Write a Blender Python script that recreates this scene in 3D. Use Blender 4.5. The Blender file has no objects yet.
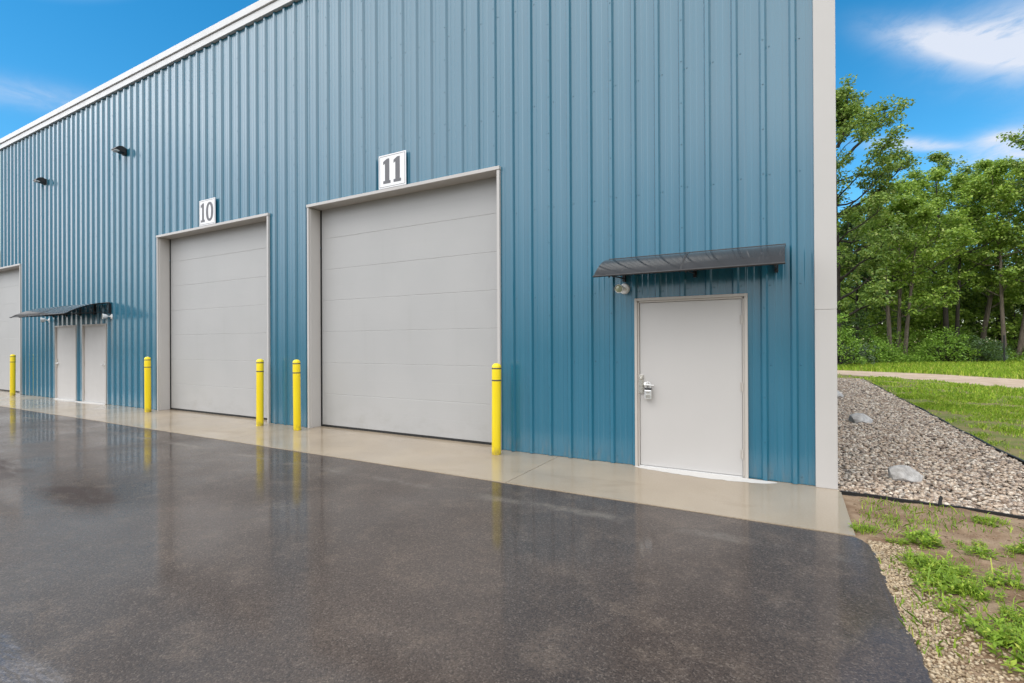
import bpy, bmesh, math, random
import numpy as np
from mathutils import Vector, Matrix
R = math.radians
S = bpy.context.scene
COL = S.collection
random.seed(7)
RNG = np.random.default_rng(11)

# ------------------------------------------------------------------ helpers
class MB:
    """collects faces, build() links them as ONE mesh object"""
    def __init__(s): s.v = []; s.f = []; s.m = []
    def add(s, vs, fs, mi=0):
        b = len(s.v); s.v += [tuple(v) for v in vs]
        for f in fs: s.f.append(tuple(b + i for i in f)); s.m.append(mi)
    def box(s, x0, x1, y0, y1, z0, z1, mi=0):
        s.add([(x0,y0,z0),(x1,y0,z0),(x1,y1,z0),(x0,y1,z0),(x0,y0,z1),(x1,y0,z1),(x1,y1,z1),(x0,y1,z1)],
              [(0,3,2,1),(4,5,6,7),(0,1,5,4),(1,2,6,5),(2,3,7,6),(3,0,4,7)], mi)
    def prism(s, prof, axis, a0, a1, mi=0):
        """closed profile of 2D points swept along an axis; prof given in the other two axes in order"""
        n = len(prof)
        def P(p, a):
            return {'x': (a, p[0], p[1]), 'y': (p[0], a, p[1]), 'z': (p[0], p[1], a)}[axis]
        vs = [P(p, a0) for p in prof] + [P(p, a1) for p in prof]
        fs = [(i, (i+1) % n, n + (i+1) % n, n + i) for i in range(n)]
        fs += [tuple(reversed(range(n))), tuple(range(n, 2*n))]
        s.add(vs, fs, mi)
    def tube(s, pts, rad, n=8, mi=0, cap=True):
        pts = [Vector(p) for p in pts]
        if not hasattr(rad, '__len__'): rad = [rad]*len(pts)
        b = len(s.v); up = Vector((0.31, 0.17, 0.94))
        for i, p in enumerate(pts):
            t = (pts[min(i+1, len(pts)-1)] - pts[max(i-1, 0)]).normalized()
            u = t.cross(up)
            if u.length < 1e-3: u = t.cross(Vector((1, 0, 0)))
            u.normalize(); w = t.cross(u)
            for k in range(n):
                a = 2*math.pi*k/n
                s.v.append(tuple(p + (u*math.cos(a) + w*math.sin(a))*rad[i]))
        for i in range(len(pts)-1):
            for k in range(n):
                k2 = (k+1) % n
                s.f.append((b+i*n+k, b+i*n+k2, b+(i+1)*n+k2, b+(i+1)*n+k)); s.m.append(mi)
        if cap:
            s.f.append(tuple(b+k for k in reversed(range(n)))); s.m.append(mi)
            e = b+(len(pts)-1)*n
            s.f.append(tuple(e+k for k in range(n))); s.m.append(mi)
    def lathe(s, prof, c=(0,0,0), M=None, n=24, mi=0):
        """profile of (r, h) turned about local z, then placed by M and c"""
        b = len(s.v); c = Vector(c); M = M or Matrix.Identity(3)
        for r, h in prof:
            for k in range(n):
                a = 2*math.pi*k/n
                s.v.append(tuple(c + M @ Vector((max(r, 1e-4)*math.cos(a), max(r, 1e-4)*math.sin(a), h))))
        for i in range(len(prof)-1):
            for k in range(n):
                k2 = (k+1) % n
                s.f.append((b+i*n+k, b+i*n+k2, b+(i+1)*n+k2, b+(i+1)*n+k)); s.m.append(mi)
        s.f.append(tuple(b+k for k in reversed(range(n)))); s.m.append(mi)
        e = b+(len(prof)-1)*n
        s.f.append(tuple(e+k for k in range(n))); s.m.append(mi)
    def build(s, name, mats, parent=None, smooth=False, loc=(0,0,0), bevel=0, rot=None, fixn=True):
        me = bpy.data.meshes.new(name)
        me.from_pydata(s.v, [], s.f)
        for m in (mats if isinstance(mats, (list, tuple)) else [mats]): me.materials.append(m)
        me.polygons.foreach_set('material_index', s.m)
        if fixn:
            bm = bmesh.new(); bm.from_mesh(me); bmesh.ops.recalc_face_normals(bm, faces=bm.faces); bm.to_mesh(me); bm.free()
        if smooth:
            me.polygons.foreach_set('use_smooth', [True]*len(me.polygons))
            try: me.set_sharp_from_angle(angle=R(40))
            except Exception: pass
        me.update()
        return link(name, me, parent, loc, bevel, rot)

def link(name, me, parent=None, loc=(0,0,0), bevel=0, rot=None):
    o = bpy.data.objects.new(name, me); COL.objects.link(o)
    o.location = loc; o.parent = parent
    if rot: o.rotation_euler = rot
    if bevel:
        b = o.modifiers.new('bevel', 'BEVEL'); b.width = bevel; b.segments = 2; b.limit_method = 'ANGLE'; b.angle_limit = R(35)
    return o

def np_mesh(name, verts, faces, mats, mi=None, smooth=False):
    """verts (n,3) faces (m,k) with constant k"""
    me = bpy.data.meshes.new(name)
    n, (m, k) = len(verts), faces.shape
    me.vertices.add(n); me.vertices.foreach_set('co', np.ascontiguousarray(verts, dtype=np.float32).ravel())
    me.loops.add(m*k); me.loops.foreach_set('vertex_index', faces.astype(np.int32).ravel())
    me.polygons.add(m)
    me.polygons.foreach_set('loop_start', np.arange(0, m*k, k, dtype=np.int32))
    for mt in (mats if isinstance(mats, (list, tuple)) else [mats]): me.materials.append(mt)
    if mi is not None: me.polygons.foreach_set('material_index', mi.astype(np.int32))
    if smooth: me.polygons.foreach_set('use_smooth', np.ones(m, dtype=bool))
    me.update(calc_edges=True)
    return me

def tag(o, label, cat, group=None, kind=None):
    if label: o['label'] = label
    if cat: o['category'] = cat
    if group: o['group'] = group
    if kind: o['kind'] = kind
    return o
def thing(name, label, cat, loc=(0,0,0), rz=0, group=None):
    o = bpy.data.objects.new(name, None); COL.objects.link(o); o.empty_display_size = .2
    o.location = loc; o.rotation_euler = (0, 0, rz)
    return tag(o, label, cat, group)
def structure(o, label=None, cat=None): o['kind'] = 'structure'; return tag(o, label, cat)
def dup(root, loc, rz=0, sc=1, label=None, group=None):
    r = root.copy(); COL.objects.link(r); r.location = loc; r.rotation_euler = (0, 0, rz); r.scale = (sc, sc, sc)
    if label: r['label'] = label
    if group: r['group'] = group
    for ch in list(root.children):
        c = ch.copy(); COL.objects.link(c); c.parent = r
        for g in list(ch.children):
            d = g.copy(); COL.objects.link(d); d.parent = c
    return r

# ------------------------------------------------------------------ node helpers
class NT:
    def __init__(s, tree): s.t = tree; s.n = tree.nodes; s.l = tree.links
    def new(s, typ, **kw):
        n = s.n.new(typ)
        for k, v in kw.items():
            if k.startswith('i_'): s.put(n.inputs[k[2:].replace('_', ' ')], v)
            else: setattr(n, k, v)
        return n
    def put(s, sock, v):
        if isinstance(v, bpy.types.NodeSocket): s.l.new(v, sock)
        elif isinstance(v, bpy.types.Node): s.l.new(v.outputs[0], sock)
        else:
            if hasattr(sock.default_value, '__len__') and hasattr(v, '__len__') and len(v) == 3 and len(sock.default_value) == 4: v = (*v, 1)
            sock.default_value = v
    def math(s, op, a, b=0.0, c=None, clamp=False):
        n = s.n.new('ShaderNodeMath'); n.operation = op; n.use_clamp = clamp
        s.put(n.inputs[0], a); s.put(n.inputs[1], b)
        if c is not None: s.put(n.inputs[2], c)
        return n.outputs[0]
    def mix(s, f, a, b, blend='MIX'):
        n = s.n.new('ShaderNodeMix'); n.data_type = 'RGBA'; n.blend_type = blend
        s.put(n.inputs[0], f); s.put(n.inputs[6], a); s.put(n.inputs[7], b)
        return n.outputs[2]
    def noise(s, vec, scale, detail=4, rough=.5, dist=0):
        n = s.n.new('ShaderNodeTexNoise'); n.inputs['Scale'].default_value = scale; n.inputs['Detail'].default_value = detail
        n.inputs['Roughness'].default_value = rough; n.inputs['Distortion'].default_value = dist
        if vec is not None: s.put(n.inputs['Vector'], vec)
        return n.outputs[0]
    def ramp(s, f, stops):
        n = s.n.new('ShaderNodeValToRGB'); e = n.color_ramp.elements
        while len(e) < len(stops): e.new(.5)
        for i, (p, c) in enumerate(stops):
            e[i].position = p; e[i].color = (*c, 1) if hasattr(c, '__len__') else (c, c, c, 1)
        s.put(n.inputs[0], f); return n.outputs[0]
    def mr(s, f, a, b, c=0., d=1., smooth=True):
        n = s.n.new('ShaderNodeMapRange'); n.interpolation_type = 'SMOOTHSTEP' if smooth else 'LINEAR'
        s.put(n.inputs[0], f)
        for i, v in enumerate((a, b, c, d)): s.put(n.inputs[i+1], v)
        return n.outputs[0]
    def scalev(s, vec, sc):
        n = s.n.new('ShaderNodeMapping'); n.inputs['Scale'].default_value = sc; s.put(n.inputs[0], vec); return n.outputs[0]
    def bump(s, h, strength=.3, dist=.01, normal=None):
        n = s.n.new('ShaderNodeBump'); n.inputs['Strength'].default_value = strength; n.inputs['Distance'].default_value = dist
        s.put(n.inputs['Height'], h)
        if normal is not None: s.put(n.inputs['Normal'], normal)
        return n.outputs[0]
    def pos(s): return s.new('ShaderNodeNewGeometry').outputs['Position']
    def obj(s): return s.new('ShaderNodeTexCoord').outputs['Object']

def material(name):
    m = bpy.data.materials.new(name); m.use_nodes = True
    t = NT(m.node_tree); b = m.node_tree.nodes['Principled BSDF']
    return m, t, b
def simple(name, col, rough=.5, metal=0, var=.12, vscale=6, bump=0, bscale=200, spec=.5, coat=0):
    m, t, b = material(name); v = t.obj()
    n = t.noise(v, vscale, 5, .6)
    c = t.mix(n, tuple(x*(1-var) for x in col), tuple(min(1, x*(1+var)) for x in col))
    t.put(b.inputs['Base Color'], c)
    t.put(b.inputs['Roughness'], t.mr(t.noise(v, vscale*2.3, 3), .3, .7, rough*.85, min(1, rough*1.15)))
    b.inputs['Metallic'].default_value = metal; b.inputs['Specular IOR Level'].default_value = spec
    b.inputs['Coat Weight'].default_value = coat; b.inputs['Coat Roughness'].default_value = .1
    if bump: t.put(b.inputs['Normal'], t.bump(t.noise(v, bscale, 3), bump, .002))
    return m

# ------------------------------------------------------------------ materials
def mat_wall():
    m, t, b = material('blue_painted_steel'); p = t.pos()
    streak = t.noise(t.scalev(p, (9, 9, .35)), 1, 5, .65)
    big = t.noise(p, .35, 3)
    c = t.mix(t.mr(streak, .3, .75), (.012, .122, .194), (.016, .134, .212))
    c = t.mix(t.mr(big, .35, .7, 0, .5), c, (.022, .134, .204))
    sep = t.new('ShaderNodeSeparateXYZ'); t.put(sep.inputs[0], p)
    # mud splash and wear along the foot of the sheets
    foot = t.math('MULTIPLY', t.mr(sep.outputs[2], .02, .28, 1, 0), t.mr(t.noise(t.scalev(p, (14, 14, 3)), 1, 4), .42, .75))
    c = t.mix(t.math('MULTIPLY', foot, .35), c, (.16, .15, .12))
    t.put(b.inputs['Base Color'], c)
    t.put(b.inputs['Roughness'], t.mr(streak, .25, .75, .20, .26))
    b.inputs['Specular IOR Level'].default_value = .5
    b.inputs['Coat Weight'].default_value = .85; b.inputs['Coat Roughness'].default_value = .14; b.inputs['Coat IOR'].default_value = 1.55
    oil = t.noise(t.scalev(p, (1.6, 1.6, .8)), 1, 2, .4)
    fine = t.noise(t.scalev(p, (40, 40, 3)), 1, 3, .5)
    t.put(b.inputs['Normal'], t.bump(fine, .02, .002, t.bump(oil, .30, .02)))
    return m
def mat_door_steel():
    m, t, b = material('grey_door_steel'); p = t.obj()
    lines = t.noise(t.scalev(p, (.6, .6, 60)), 1, 3, .6)
    blotch = t.noise(p, 1.1, 4)
    drip = t.noise(t.scalev(p, (7, 7, .4)), 1, 4, .6)
    c = t.mix(t.mr(blotch, .3, .7), (.372, .369, .362), (.390, .386, .378))
    c = t.mix(t.mr(drip, .55, .85, 0, .18), c, (.31, .30, .28))
    sp = t.new('ShaderNodeSeparateXYZ'); t.put(sp.inputs[0], p)
    grime = t.math('MULTIPLY', t.mr(sp.outputs[2], .0, .7, 1, 0), t.mr(t.noise(t.scalev(p, (3, 3, 5)), 1, 6, .7), .42, .75))
    c = t.mix(t.math('MULTIPLY', grime, .28), c, (.22, .20, .165))
    t.put(b.inputs['Base Color'], c); b.inputs['Roughness'].default_value = .42
    t.put(b.inputs['Normal'], t.bump(lines, .18, .004, t.bump(t.noise(p, 260, 2), .05, .001)))
    return m
def mat_concrete():
    m, t, b = material('wet_concrete'); p = t.pos()
    a = t.noise(p, .9, 6, .62); d = t.noise(p, 55, 4, .7); s = t.noise(t.scalev(p, (1.2, 2.5, 1)), 1, 5, .6, .6)
    c = t.mix(t.mr(a, .3, .7), (.30, .232, .155), (.37, .297, .21))
    c = t.mix(t.mr(d, .35, .7, 0, .35), c, (.41, .345, .26))
    c = t.mix(t.mr(s, .56, .72, 0, .38), c, (.235, .175, .11))
    t.put(b.inputs['Base Color'], c)
    t.put(b.inputs['Roughness'], t.mr(a, .3, .7, .45, .6))
    t.put(b.inputs['Coat Weight'], t.mr(t.noise(p, .6, 3), .3, .65, .45, 1)); t.put(b.inputs['Coat Roughness'], t.mr(d, .3, .7, .07, .14))
    b.inputs['Coat IOR'].default_value = 1.4
    t.put(b.inputs['Normal'], t.bump(d, .12, .003)); t.put(b.inputs['Coat Normal'], t.bump(a, .08, .02))
    return m
def mat_asphalt():
    m, t, b = material('wet_asphalt'); p = t.pos()
    vor = t.new('ShaderNodeTexVoronoi'); vor.inputs['Scale'].default_value = 108; t.put(vor.inputs['Vector'], p)
    cell = t.new('ShaderNodeSeparateColor'); t.put(cell.inputs[0], vor.outputs['Color'])
    grit = t.noise(p, 160, 3, .6); big = t.noise(p, .45, 5, .6); mid = t.noise(p, 3.5, 5, .65)
    c = t.mix(t.mr(big, .3, .7), (.055, .041, .034), (.088, .067, .055))
    c = t.mix(t.mr(mid, .48, .68, 0, .7), c, (.115, .088, .069))
    grain = t.math('ADD', t.math('MULTIPLY', cell.outputs[0], .65), t.math('MULTIPLY', t.noise(p, 58, 5, .8), .7))
    c = t.mix(1, c, t.ramp(grain, [(.15, (.28, .27, .26)), (.5, (.68, .66, .65)), (.72, (.92, .90, .88)), (.93, (1, .97, .93))]), 'MULTIPLY')
    c = t.mix(t.mr(grain, .84, 1.12, 0, .55), c, (.19, .16, .135))
    sep = t.new('ShaderNodeSeparateXYZ'); t.put(sep.inputs[0], p)
    wob = t.math('MULTIPLY', t.math('SUBTRACT', t.noise(p, 1.7, 5, .6), .5), 2.2)
    def spot(x, y, rx, ry, soft=.25, amp=.55):
        dx = t.math('DIVIDE', t.math('SUBTRACT', sep.outputs[0], x), rx); dy = t.math('DIVIDE', t.math('SUBTRACT', sep.outputs[1], y), ry)
        r = t.math('SQRT', t.math('ADD', t.math('MULTIPLY', dx, dx), t.math('MULTIPLY', dy, dy)))
        return t.mr(t.math('ADD', r, t.math('MULTIPLY', wob, amp)), 1 - soft, 1 + soft, 1, 0)
    # reddish dried oil patches
    oilm = t.math('MULTIPLY', t.math('MAXIMUM', spot(-7.3, -4.05, .55, .20, .5, 1.1), spot(-9.7, -4.15, .9, .25, .5, 1.0)), t.mr(t.noise(t.scalev(p, (2, 7, 1)), 1, 5, .7), .38, .58))
    c = t.mix(t.math('MULTIPLY', oilm, .8), c, (.030, .016, .012))
    # pale silt line left by runoff, half a metre off the apron
    ln = t.math('ABSOLUTE', t.math('ADD', sep.outputs[1], t.math('ADD', 2.05, t.math('MULTIPLY', wob, .10))))
    silt = t.math('MULTIPLY', t.mr(ln, .01, .13, 1, 0), t.mr(t.noise(p, 1.3, 5, .7), .42, .68))
    c = t.mix(t.math('MULTIPLY', silt, .55), c, (.20, .18, .155))
    t.put(b.inputs['Base Color'], c)
    t.put(b.inputs['Roughness'], t.mr(grit, .3, .7, .6, .85)); b.inputs['Specular IOR Level'].default_value = .3
    bh = t.math('ADD', t.math('MULTIPLY', vor.outputs['Distance'], -.9), t.math('MULTIPLY', grit, .6))
    t.put(b.inputs['Normal'], t.bump(bh, .6, .004))
    pud = t.math('MAXIMUM', spot(-4.05, -6.15, 1.30, .72, .08, .20), spot(-10.4, -4.35, 1.3, .30, .15, .5))
    film = t.mr(t.noise(p, .55, 5, .6), .32, .68, 0, 1)
    near = t.mr(sep.outputs[1], -2.2, -4.6, 1, 0)                # the fall of the yard keeps the side by the apron wetter
    wet = t.math('MULTIPLY', t.math('ADD', t.math('MULTIPLY', film, .55), .45), t.math('SUBTRACT', 1, t.math('MULTIPLY', oilm, .85)))
    wet = t.math('MULTIPLY', wet, t.math('SUBTRACT', 1, t.math('MULTIPLY', silt, .5)))
    wet = t.math('MULTIPLY', wet, t.mr(grain, .35, 1.0, 1, .55, False))
    t.put(b.inputs['Coat Weight'], t.math('MAXIMUM', wet, pud))
    rg = t.mr(near, 0, 1, .095, .075, False)
    rg = t.math('ADD', rg, t.math('MULTIPLY', t.math('SUBTRACT', .5, film), .09))
    t.put(b.inputs['Coat Roughness'], t.math('MULTIPLY', rg, t.math('ADD', 1, t.math('MULTIPLY', pud, 1.2))))
    b.inputs['Coat IOR'].default_value = 1.45
    cb = t.math('MULTIPLY', bh, t.math('SUBTRACT', 1, t.math('MULTIPLY', pud, .97)))
    rip = t.math('MULTIPLY', pud, t.noise(t.scalev(p, (9, 22, 1)), 1, 3, .5))
    nb = t.bump(rip, .25, .02, t.bump(cb, .022, .004)); t.put(b.inputs['Coat Normal'], nb)
    return m
def mat_sleeve():
    m, t, b = material('yellow_sleeve'); p = t.obj()
    sep = t.new('ShaderNodeSeparateXYZ'); t.put(sep.inputs[0], p)
    fade = t.noise(t.scalev(p, (6, 6, 1.5)), 1, 4); sc = t.noise(t.scalev(p, (14, 14, 40)), 1, 5, .75)
    c = t.mix(t.mr(fade, .3, .7), (.84, .64, .010), (.88, .70, .022))
    c = t.mix(t.mr(sc, .64, .74, 0, .45), c, (.42, .27, .03))
    foot = t.math('MULTIPLY', t.mr(sep.outputs[2], 0, .16, 1, 0), t.mr(t.noise(t.scalev(p, (20, 20, 12)), 1, 4), .35, .65))
    c = t.mix(t.math('MULTIPLY', foot, .6), c, (.20, .15, .08))
    t.put(b.inputs['Base Color'], c); t.put(b.inputs['Roughness'], t.mr(sc, .4, .7, .30, .5)); return m
def mat_ground(name, cols, scale=3, fine=60, rough=.95, bump=.5):
    m, t, b = material(name); p = t.pos()
    a = t.noise(p, scale, 8, .72); f = t.noise(p, fine, 5, .8)
    c = t.mix(t.mr(a, .38, .62), cols[0], cols[1]); c = t.mix(t.mr(f, .4, .75, 0, .6), c, cols[2])
    t.put(b.inputs['Base Color'], c); b.inputs['Roughness'].default_value = rough; b.inputs['Specular IOR Level'].default_value = .2
    t.put(b.inputs['Normal'], t.bump(f, bump, .01, t.bump(a, bump, .05)))
    return m
def mat_island(name, stops, rough=.8, spec=.3, wet=0, nscale=40, trans=0, sheen=0):
    m, t, b = material(name)
    g = t.new('ShaderNodeNewGeometry')
    c = t.ramp(g.outputs['Random Per Island'], stops)
    n = t.noise(t.pos(), nscale, 4, .6)
    c = t.mix(t.mr(n, .3, .7, 0, .35), c, (0, 0, 0), 'MIX') if trans == 0 else c
    t.put(b.inputs['Base Color'], c); b.inputs['Roughness'].default_value = rough; b.inputs['Specular IOR Level'].default_value = spec
    b.inputs['Coat Weight'].default_value = wet; b.inputs['Coat Roughness'].default_value = .25
    if trans:
        tr = t.new('ShaderNodeBsdfTranslucent'); t.put(tr.inputs[0], t.mix(.5, c, (.30, .42, .05)))
        mx = t.new('ShaderNodeMixShader'); mx.inputs[0].default_value = trans
        t.l.new(b.outputs[0], mx.inputs[1]); t.l.new(tr.outputs[0], mx.inputs[2])
        t.l.new(mx.outputs[0], t.n['Material Output'].inputs[0])
    return m
def mat_bark(name, a, c):
    m, t, b = material(name); p = t.obj()
    n = t.noise(t.scalev(p, (9, 9, 1.6)), 1, 6, .7, .4); l = t.noise(p, .8, 4)
    col = t.mix(t.mr(n, .3, .7), a, c); col = t.mix(t.mr(l, .55, .75, 0, .4), col, (.07, .075, .045))
    t.put(b.inputs['Base Color'], col); b.inputs['Roughness'].default_value = .9
    t.put(b.inputs['Normal'], t.bump(n, .7, .05)); return m
def mat_canopy():
    m, t, b = material('smoked_polycarbonate'); p = t.obj()
    st = t.noise(t.scalev(p, (26, 2.2, 2.2)), 1, 5, .7, .8); bl = t.noise(p, 2.2, 4)
    c = t.mix(t.mr(st, .60, .78, 0, .55), (.026, .025, .026), (.17, .165, .165)); c = t.mix(t.mr(bl, .5, .8, 0, .4), c, (.045, .042, .042))
    t.put(b.inputs['Base Color'], c); t.put(b.inputs['Roughness'], t.mr(st, .4, .8, .04, .24))
    b.inputs['Specular IOR Level'].default_value = .24
    t.put(b.inputs['Normal'], t.bump(t.noise(t.scalev(p, (3, 2, 2)), 1, 3), .12, .02)); return m
def mat_stone():
    m, t, b = material('pale_granite'); p = t.obj()
    a = t.noise(p, 7, 6, .7, .5); f = t.noise(p, 45, 4, .7)
    c = t.mix(t.mr(a, .3, .7), (.27, .25, .23), (.52, .495, .465)); c = t.mix(t.mr(f, .5, .8, 0, .5), c, (.20, .19, .18))
    t.put(b.inputs['Base Color'], c); b.inputs['Roughness'].default_value = .75
    t.put(b.inputs['Normal'], t.bump(a, .6, .03, t.bump(f, .4, .006))); return m

M = dict(
    wall=mat_wall(), steel=mat_door_steel(), concrete=mat_concrete(), asphalt=mat_asphalt(), canopy=mat_canopy(), stone=mat_stone(),
    trim=simple('warm_grey_trim', (.475, .455, .435), .42, var=.05, vscale=1.3, bump=.05),
    eave=simple('pale_grey_trim', (.62, .62, .62), .4, var=.05, vscale=.8),
    frame=simple('grey_door_frame', (.45, .415, .375), .4, var=.06, vscale=3),
    leaf_door=simple('off_white_door_paint', (.465, .447, .428), .45, var=.04, vscale=1.6, bump=.06, bscale=120),
    black=simple('black_metal', (.014, .014, .016), .4, var=.2), rubber=simple('black_rubber', (.012, .012, .012), .75, var=.3),
    dark=simple('bronze_housing', (.020, .018, .018), .45, var=.25), roof=simple('roof_steel', (.45, .46, .46), .45, var=.1, vscale=.6),
    yellow=mat_sleeve(), band=simple('grey_tape', (.055, .055, .06), .5, var=.2),
    white=simple('white_board', (.80, .80, .81), .45, var=.03, vscale=3), digit=simple('grey_lettering', (.115, .115, .125), .5, var=.06),
    lamp=simple('white_cast_metal', (.74, .74, .73), .35, var=.05), lens=simple('greenish_lens', (.30, .32, .20), .12, var=.15, spec=.8),
    chrome=simple('brushed_nickel', (.60, .57, .51), .28, metal=1, var=.1, vscale=30), silver=simple('satin_steel', (.72, .72, .71), .32, metal=.85, var=.1, vscale=30),
    ramp=simple('dry_pale_mortar', (.56, .54, .51), .9, var=.06, vscale=14, bump=.3, bscale=90),
    gapm=simple('dark_joint', (.05, .045, .04), .9, var=.2), edging=simple('black_plastic_edging', (.012, .012, .013), .5, var=.4),
    soil=mat_ground('bare_soil', [(.19, .118, .070), (.34, .245, .160), (.12, .078, .047)], 2.2, 70),
    lawn=mat_ground('turf_soil', [(.13, .175, .030), (.24, .195, .085), (.31, .23, .14)], 1.3, 30),
    path=mat_ground('sandy_path', [(.42, .315, .225), (.53, .415, .31), (.34, .25, .18)], 1.2, 40),
    floor=mat_ground('woodland_floor', [(.055, .070, .022), (.085, .080, .035), (.04, .04, .02)], .8, 14),
    bed=mat_ground('gravel_base', [(.09, .072, .06), (.14, .115, .095), (.05, .04, .034)], 9, 45, bump=.8),
    gravel=mat_island('washed_gravel', [(0, (0.138, 0.105, 0.081)), (.15, (0.311, 0.222, 0.157)), (.35, (0.484, 0.360, 0.257)), (.55, (0.646, 0.521, 0.393)), (.72, (0.381, 0.299, 0.237)), (.88, (0.808, 0.704, 0.570)), (1, (0.150, 0.122, 0.101))], .65, .4, .15),
    pebble=mat_island('tan_crushed_stone', [(0, (0.248, 0.175, 0.104)), (.3, (0.401, 0.297, 0.180)), (.6, (0.515, 0.397, 0.252)), (.85, (0.572, 0.463, 0.317)), (1, (0.315, 0.249, 0.169))], .75, .3, .1),
    clod=mat_island('soil_crumbs', [(0, (.11, .072, .045)), (.5, (.24, .165, .105)), (.85, (.34, .25, .17)), (1, (.48, .40, .30))], .95, .15),
    straw=mat_island('dead_straw', [(0, (.26, .19, .10)), (.6, (.42, .33, .19)), (1, (.55, .46, .30))], .8, .2),
    grass=mat_island('turf_grass', [(0, (0.200, 0.321, 0.032)), (.4, (0.321, 0.515, 0.040)), (.75, (0.461, 0.639, 0.063)), (.92, (0.681, 0.763, 0.110)), (1, (0.786, 0.681, 0.220))], .6, .3, trans=.35),
    weed=mat_island('weed_leaf', [(0, (0.149, 0.255, 0.025)), (.5, (0.256, 0.398, 0.037)), (.85, (0.371, 0.509, 0.053)), (1, (0.527, 0.540, 0.097))], .5, .4, trans=.35),
    leafA=mat_island('oak_leaves', [(0, (0.099, 0.179, 0.043)), (.35, (0.168, 0.269, 0.055)), (.7, (0.257, 0.367, 0.074)), (.93, (0.367, 0.457, 0.109)), (1, (0.514, 0.540, 0.206))], .5, .4, trans=.3),
    leafB=mat_island('maple_leaves', [(0, (0.142, 0.239, 0.041)), (.35, (0.230, 0.365, 0.055)), (.7, (0.341, 0.491, 0.072)), (.93, (0.463, 0.594, 0.109)), (1, (0.572, 0.638, 0.203))], .5, .4, trans=.35),
    leafC=mat_island('dark_leaves', [(0, (0.032, 0.070, 0.019)), (.4, (0.051, 0.108, 0.026)), (.8, (0.080, 0.146, 0.038)), (1, (0.125, 0.190, 0.061))], .5, .4, trans=.25),
    leafD=mat_island('bright_shrub_leaves', [(0, (0.105, 0.212, 0.023)), (.4, (0.170, 0.314, 0.034)), (.8, (0.248, 0.415, 0.049)), (1, (0.327, 0.466, 0.087))], .5, .4, trans=.35),
    leafE=mat_island('bluish_shrub_leaves', [(0, (.045, .085, .040)), (.5, (.075, .125, .060)), (.9, (.14, .19, .11)), (1, (.28, .31, .24))], .5, .4, trans=.25),
    bark=mat_bark('dark_bark', (.016, .013, .010), (.050, .040, .031)), palebark=mat_bark('pale_bark', (.085, .066, .048), (.18, .145, .11)),
)

# ------------------------------------------------------------------ camera
CAM = (-.436, -6.55, 1.617)
cam = bpy.data.cameras.new('camera'); co = bpy.data.objects.new('camera', cam); COL.objects.link(co); S.camera = co
cam.sensor_width = 36; cam.lens = 501.6/1024*36; cam.clip_end = 2000; cam.clip_start = .05
co.matrix_world = Matrix.Translation(CAM) @ Matrix.Rotation(R(29.112), 4, 'Z') @ Matrix.Rotation(R(90.145), 4, 'X') @ Matrix.Rotation(R(-.267), 4, 'Z')

# ------------------------------------------------------------------ warehouse
H = 8.33; DEPTH = 18.3; XL = -46.0
OVER = [(-8.555, -4.265), (-14.016, -9.726), (-22.456-4.29, -22.456)]      # overhead door openings (outer trim)
OH = 4.279
ENTRY = [(-2.226, -.885, False), (-19.83, -18.43, False), (-18.03, -16.63, True)]
EH = 2.188
wh = thing('warehouse', 'long warehouse clad in ribbed blue steel with grey overhead doors', 'warehouse')

def rib_profile(x0, x1, org=-.406, pitch=.3048):
    pts = []
    k0 = math.floor((x0 - org)/pitch) - 1; k1 = math.ceil((x1 - org)/pitch) + 1
    for k in range(k0, k1+1):
        c = org + k*pitch
        for dx, y in ((-.042, 0), (-.020, -.036), (.020, -.036), (.042, 0), (.100, 0), (.107, -.0028), (.124, -.0028), (.131, 0), (.174, 0), (.181, -.0028), (.198, -.0028), (.205, 0)):
            x = c + dx
            if x0 < x < x1: pts.append((x, y))
    def yat(x):
        t = (x - org) % pitch
        if t > pitch/2: t -= pitch
        t = abs(t)
        return -.036 if t < .020 else (0 if t > .042 else -.036*(.042-t)/.022)
    pts = [(x0, yat(x0))] + pts + [(x1, yat(x1))]
    return pts, yat
def cladding(x0, x1, z1, holes, screws=True):
    """ribbed sheet in local x/z, outside is -y; holes = (xa, xb, ztop) from the ground up"""
    mb = MB(); pts, yat = rib_profile(x0, x1)
    xs = dict(pts)
    for a, b_, z in holes:
        for x in (a, b_): xs[x] = yat(x)
    keys = sorted(xs)
    for a, b_ in zip(keys[:-1], keys[1:]):
        z0 = 0.004
        for ha, hb, hz in holes:
            if a >= ha - 1e-6 and b_ <= hb + 1e-6: z0 = hz
        mb.add([(a, xs[a], z0), (b_, xs[b_], z0), (b_, xs[b_], z1), (a, xs[a], z1)], [(0, 1, 2, 3)])
    if screws:
        rnd = random.Random(3)
        def scr(x, y, z):
            if any(ha-.03 < x < hb+.03 and z < hz+.05 for ha, hb, hz in holes): return
            n = 6; r = .010
            vs = [(x+r*math.cos(2*math.pi*i/n), y, z+r*math.sin(2*math.pi*i/n)) for i in range(n)] + [(x+r*.6*math.cos(2*math.pi*i/n), y-.006, z+r*.6*math.sin(2*math.pi*i/n)) for i in range(n)]
            mb.add(vs, [(i, (i+1) % n, n+(i+1) % n, n+i) for i in range(n)] + [tuple(range(n, 2*n))])
        k = 0; x = -.406
        while x > x0:
            if x < x1:
                for z in (.09, 1.35, 2.28, 3.55, 5.05, 6.55, 7.95): scr(x + .065, -.0005, z + rnd.uniform(-.012, .012))
                if k % 3 == 1:
                    z = .45
                    while z < z1: scr(x, -.0365, z); z += .52
            x -= .3048; k += 1
    return mb
holes = [(a+.03, b_-.03, OH-.03) for a, b_ in OVER] + [(a+.02, b_-.02, EH-.02) for a, b_, _ in ENTRY]
cladding(XL, -.16, H+.12, holes).build('wall', M['wall'], wh, fixn=False)
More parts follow.
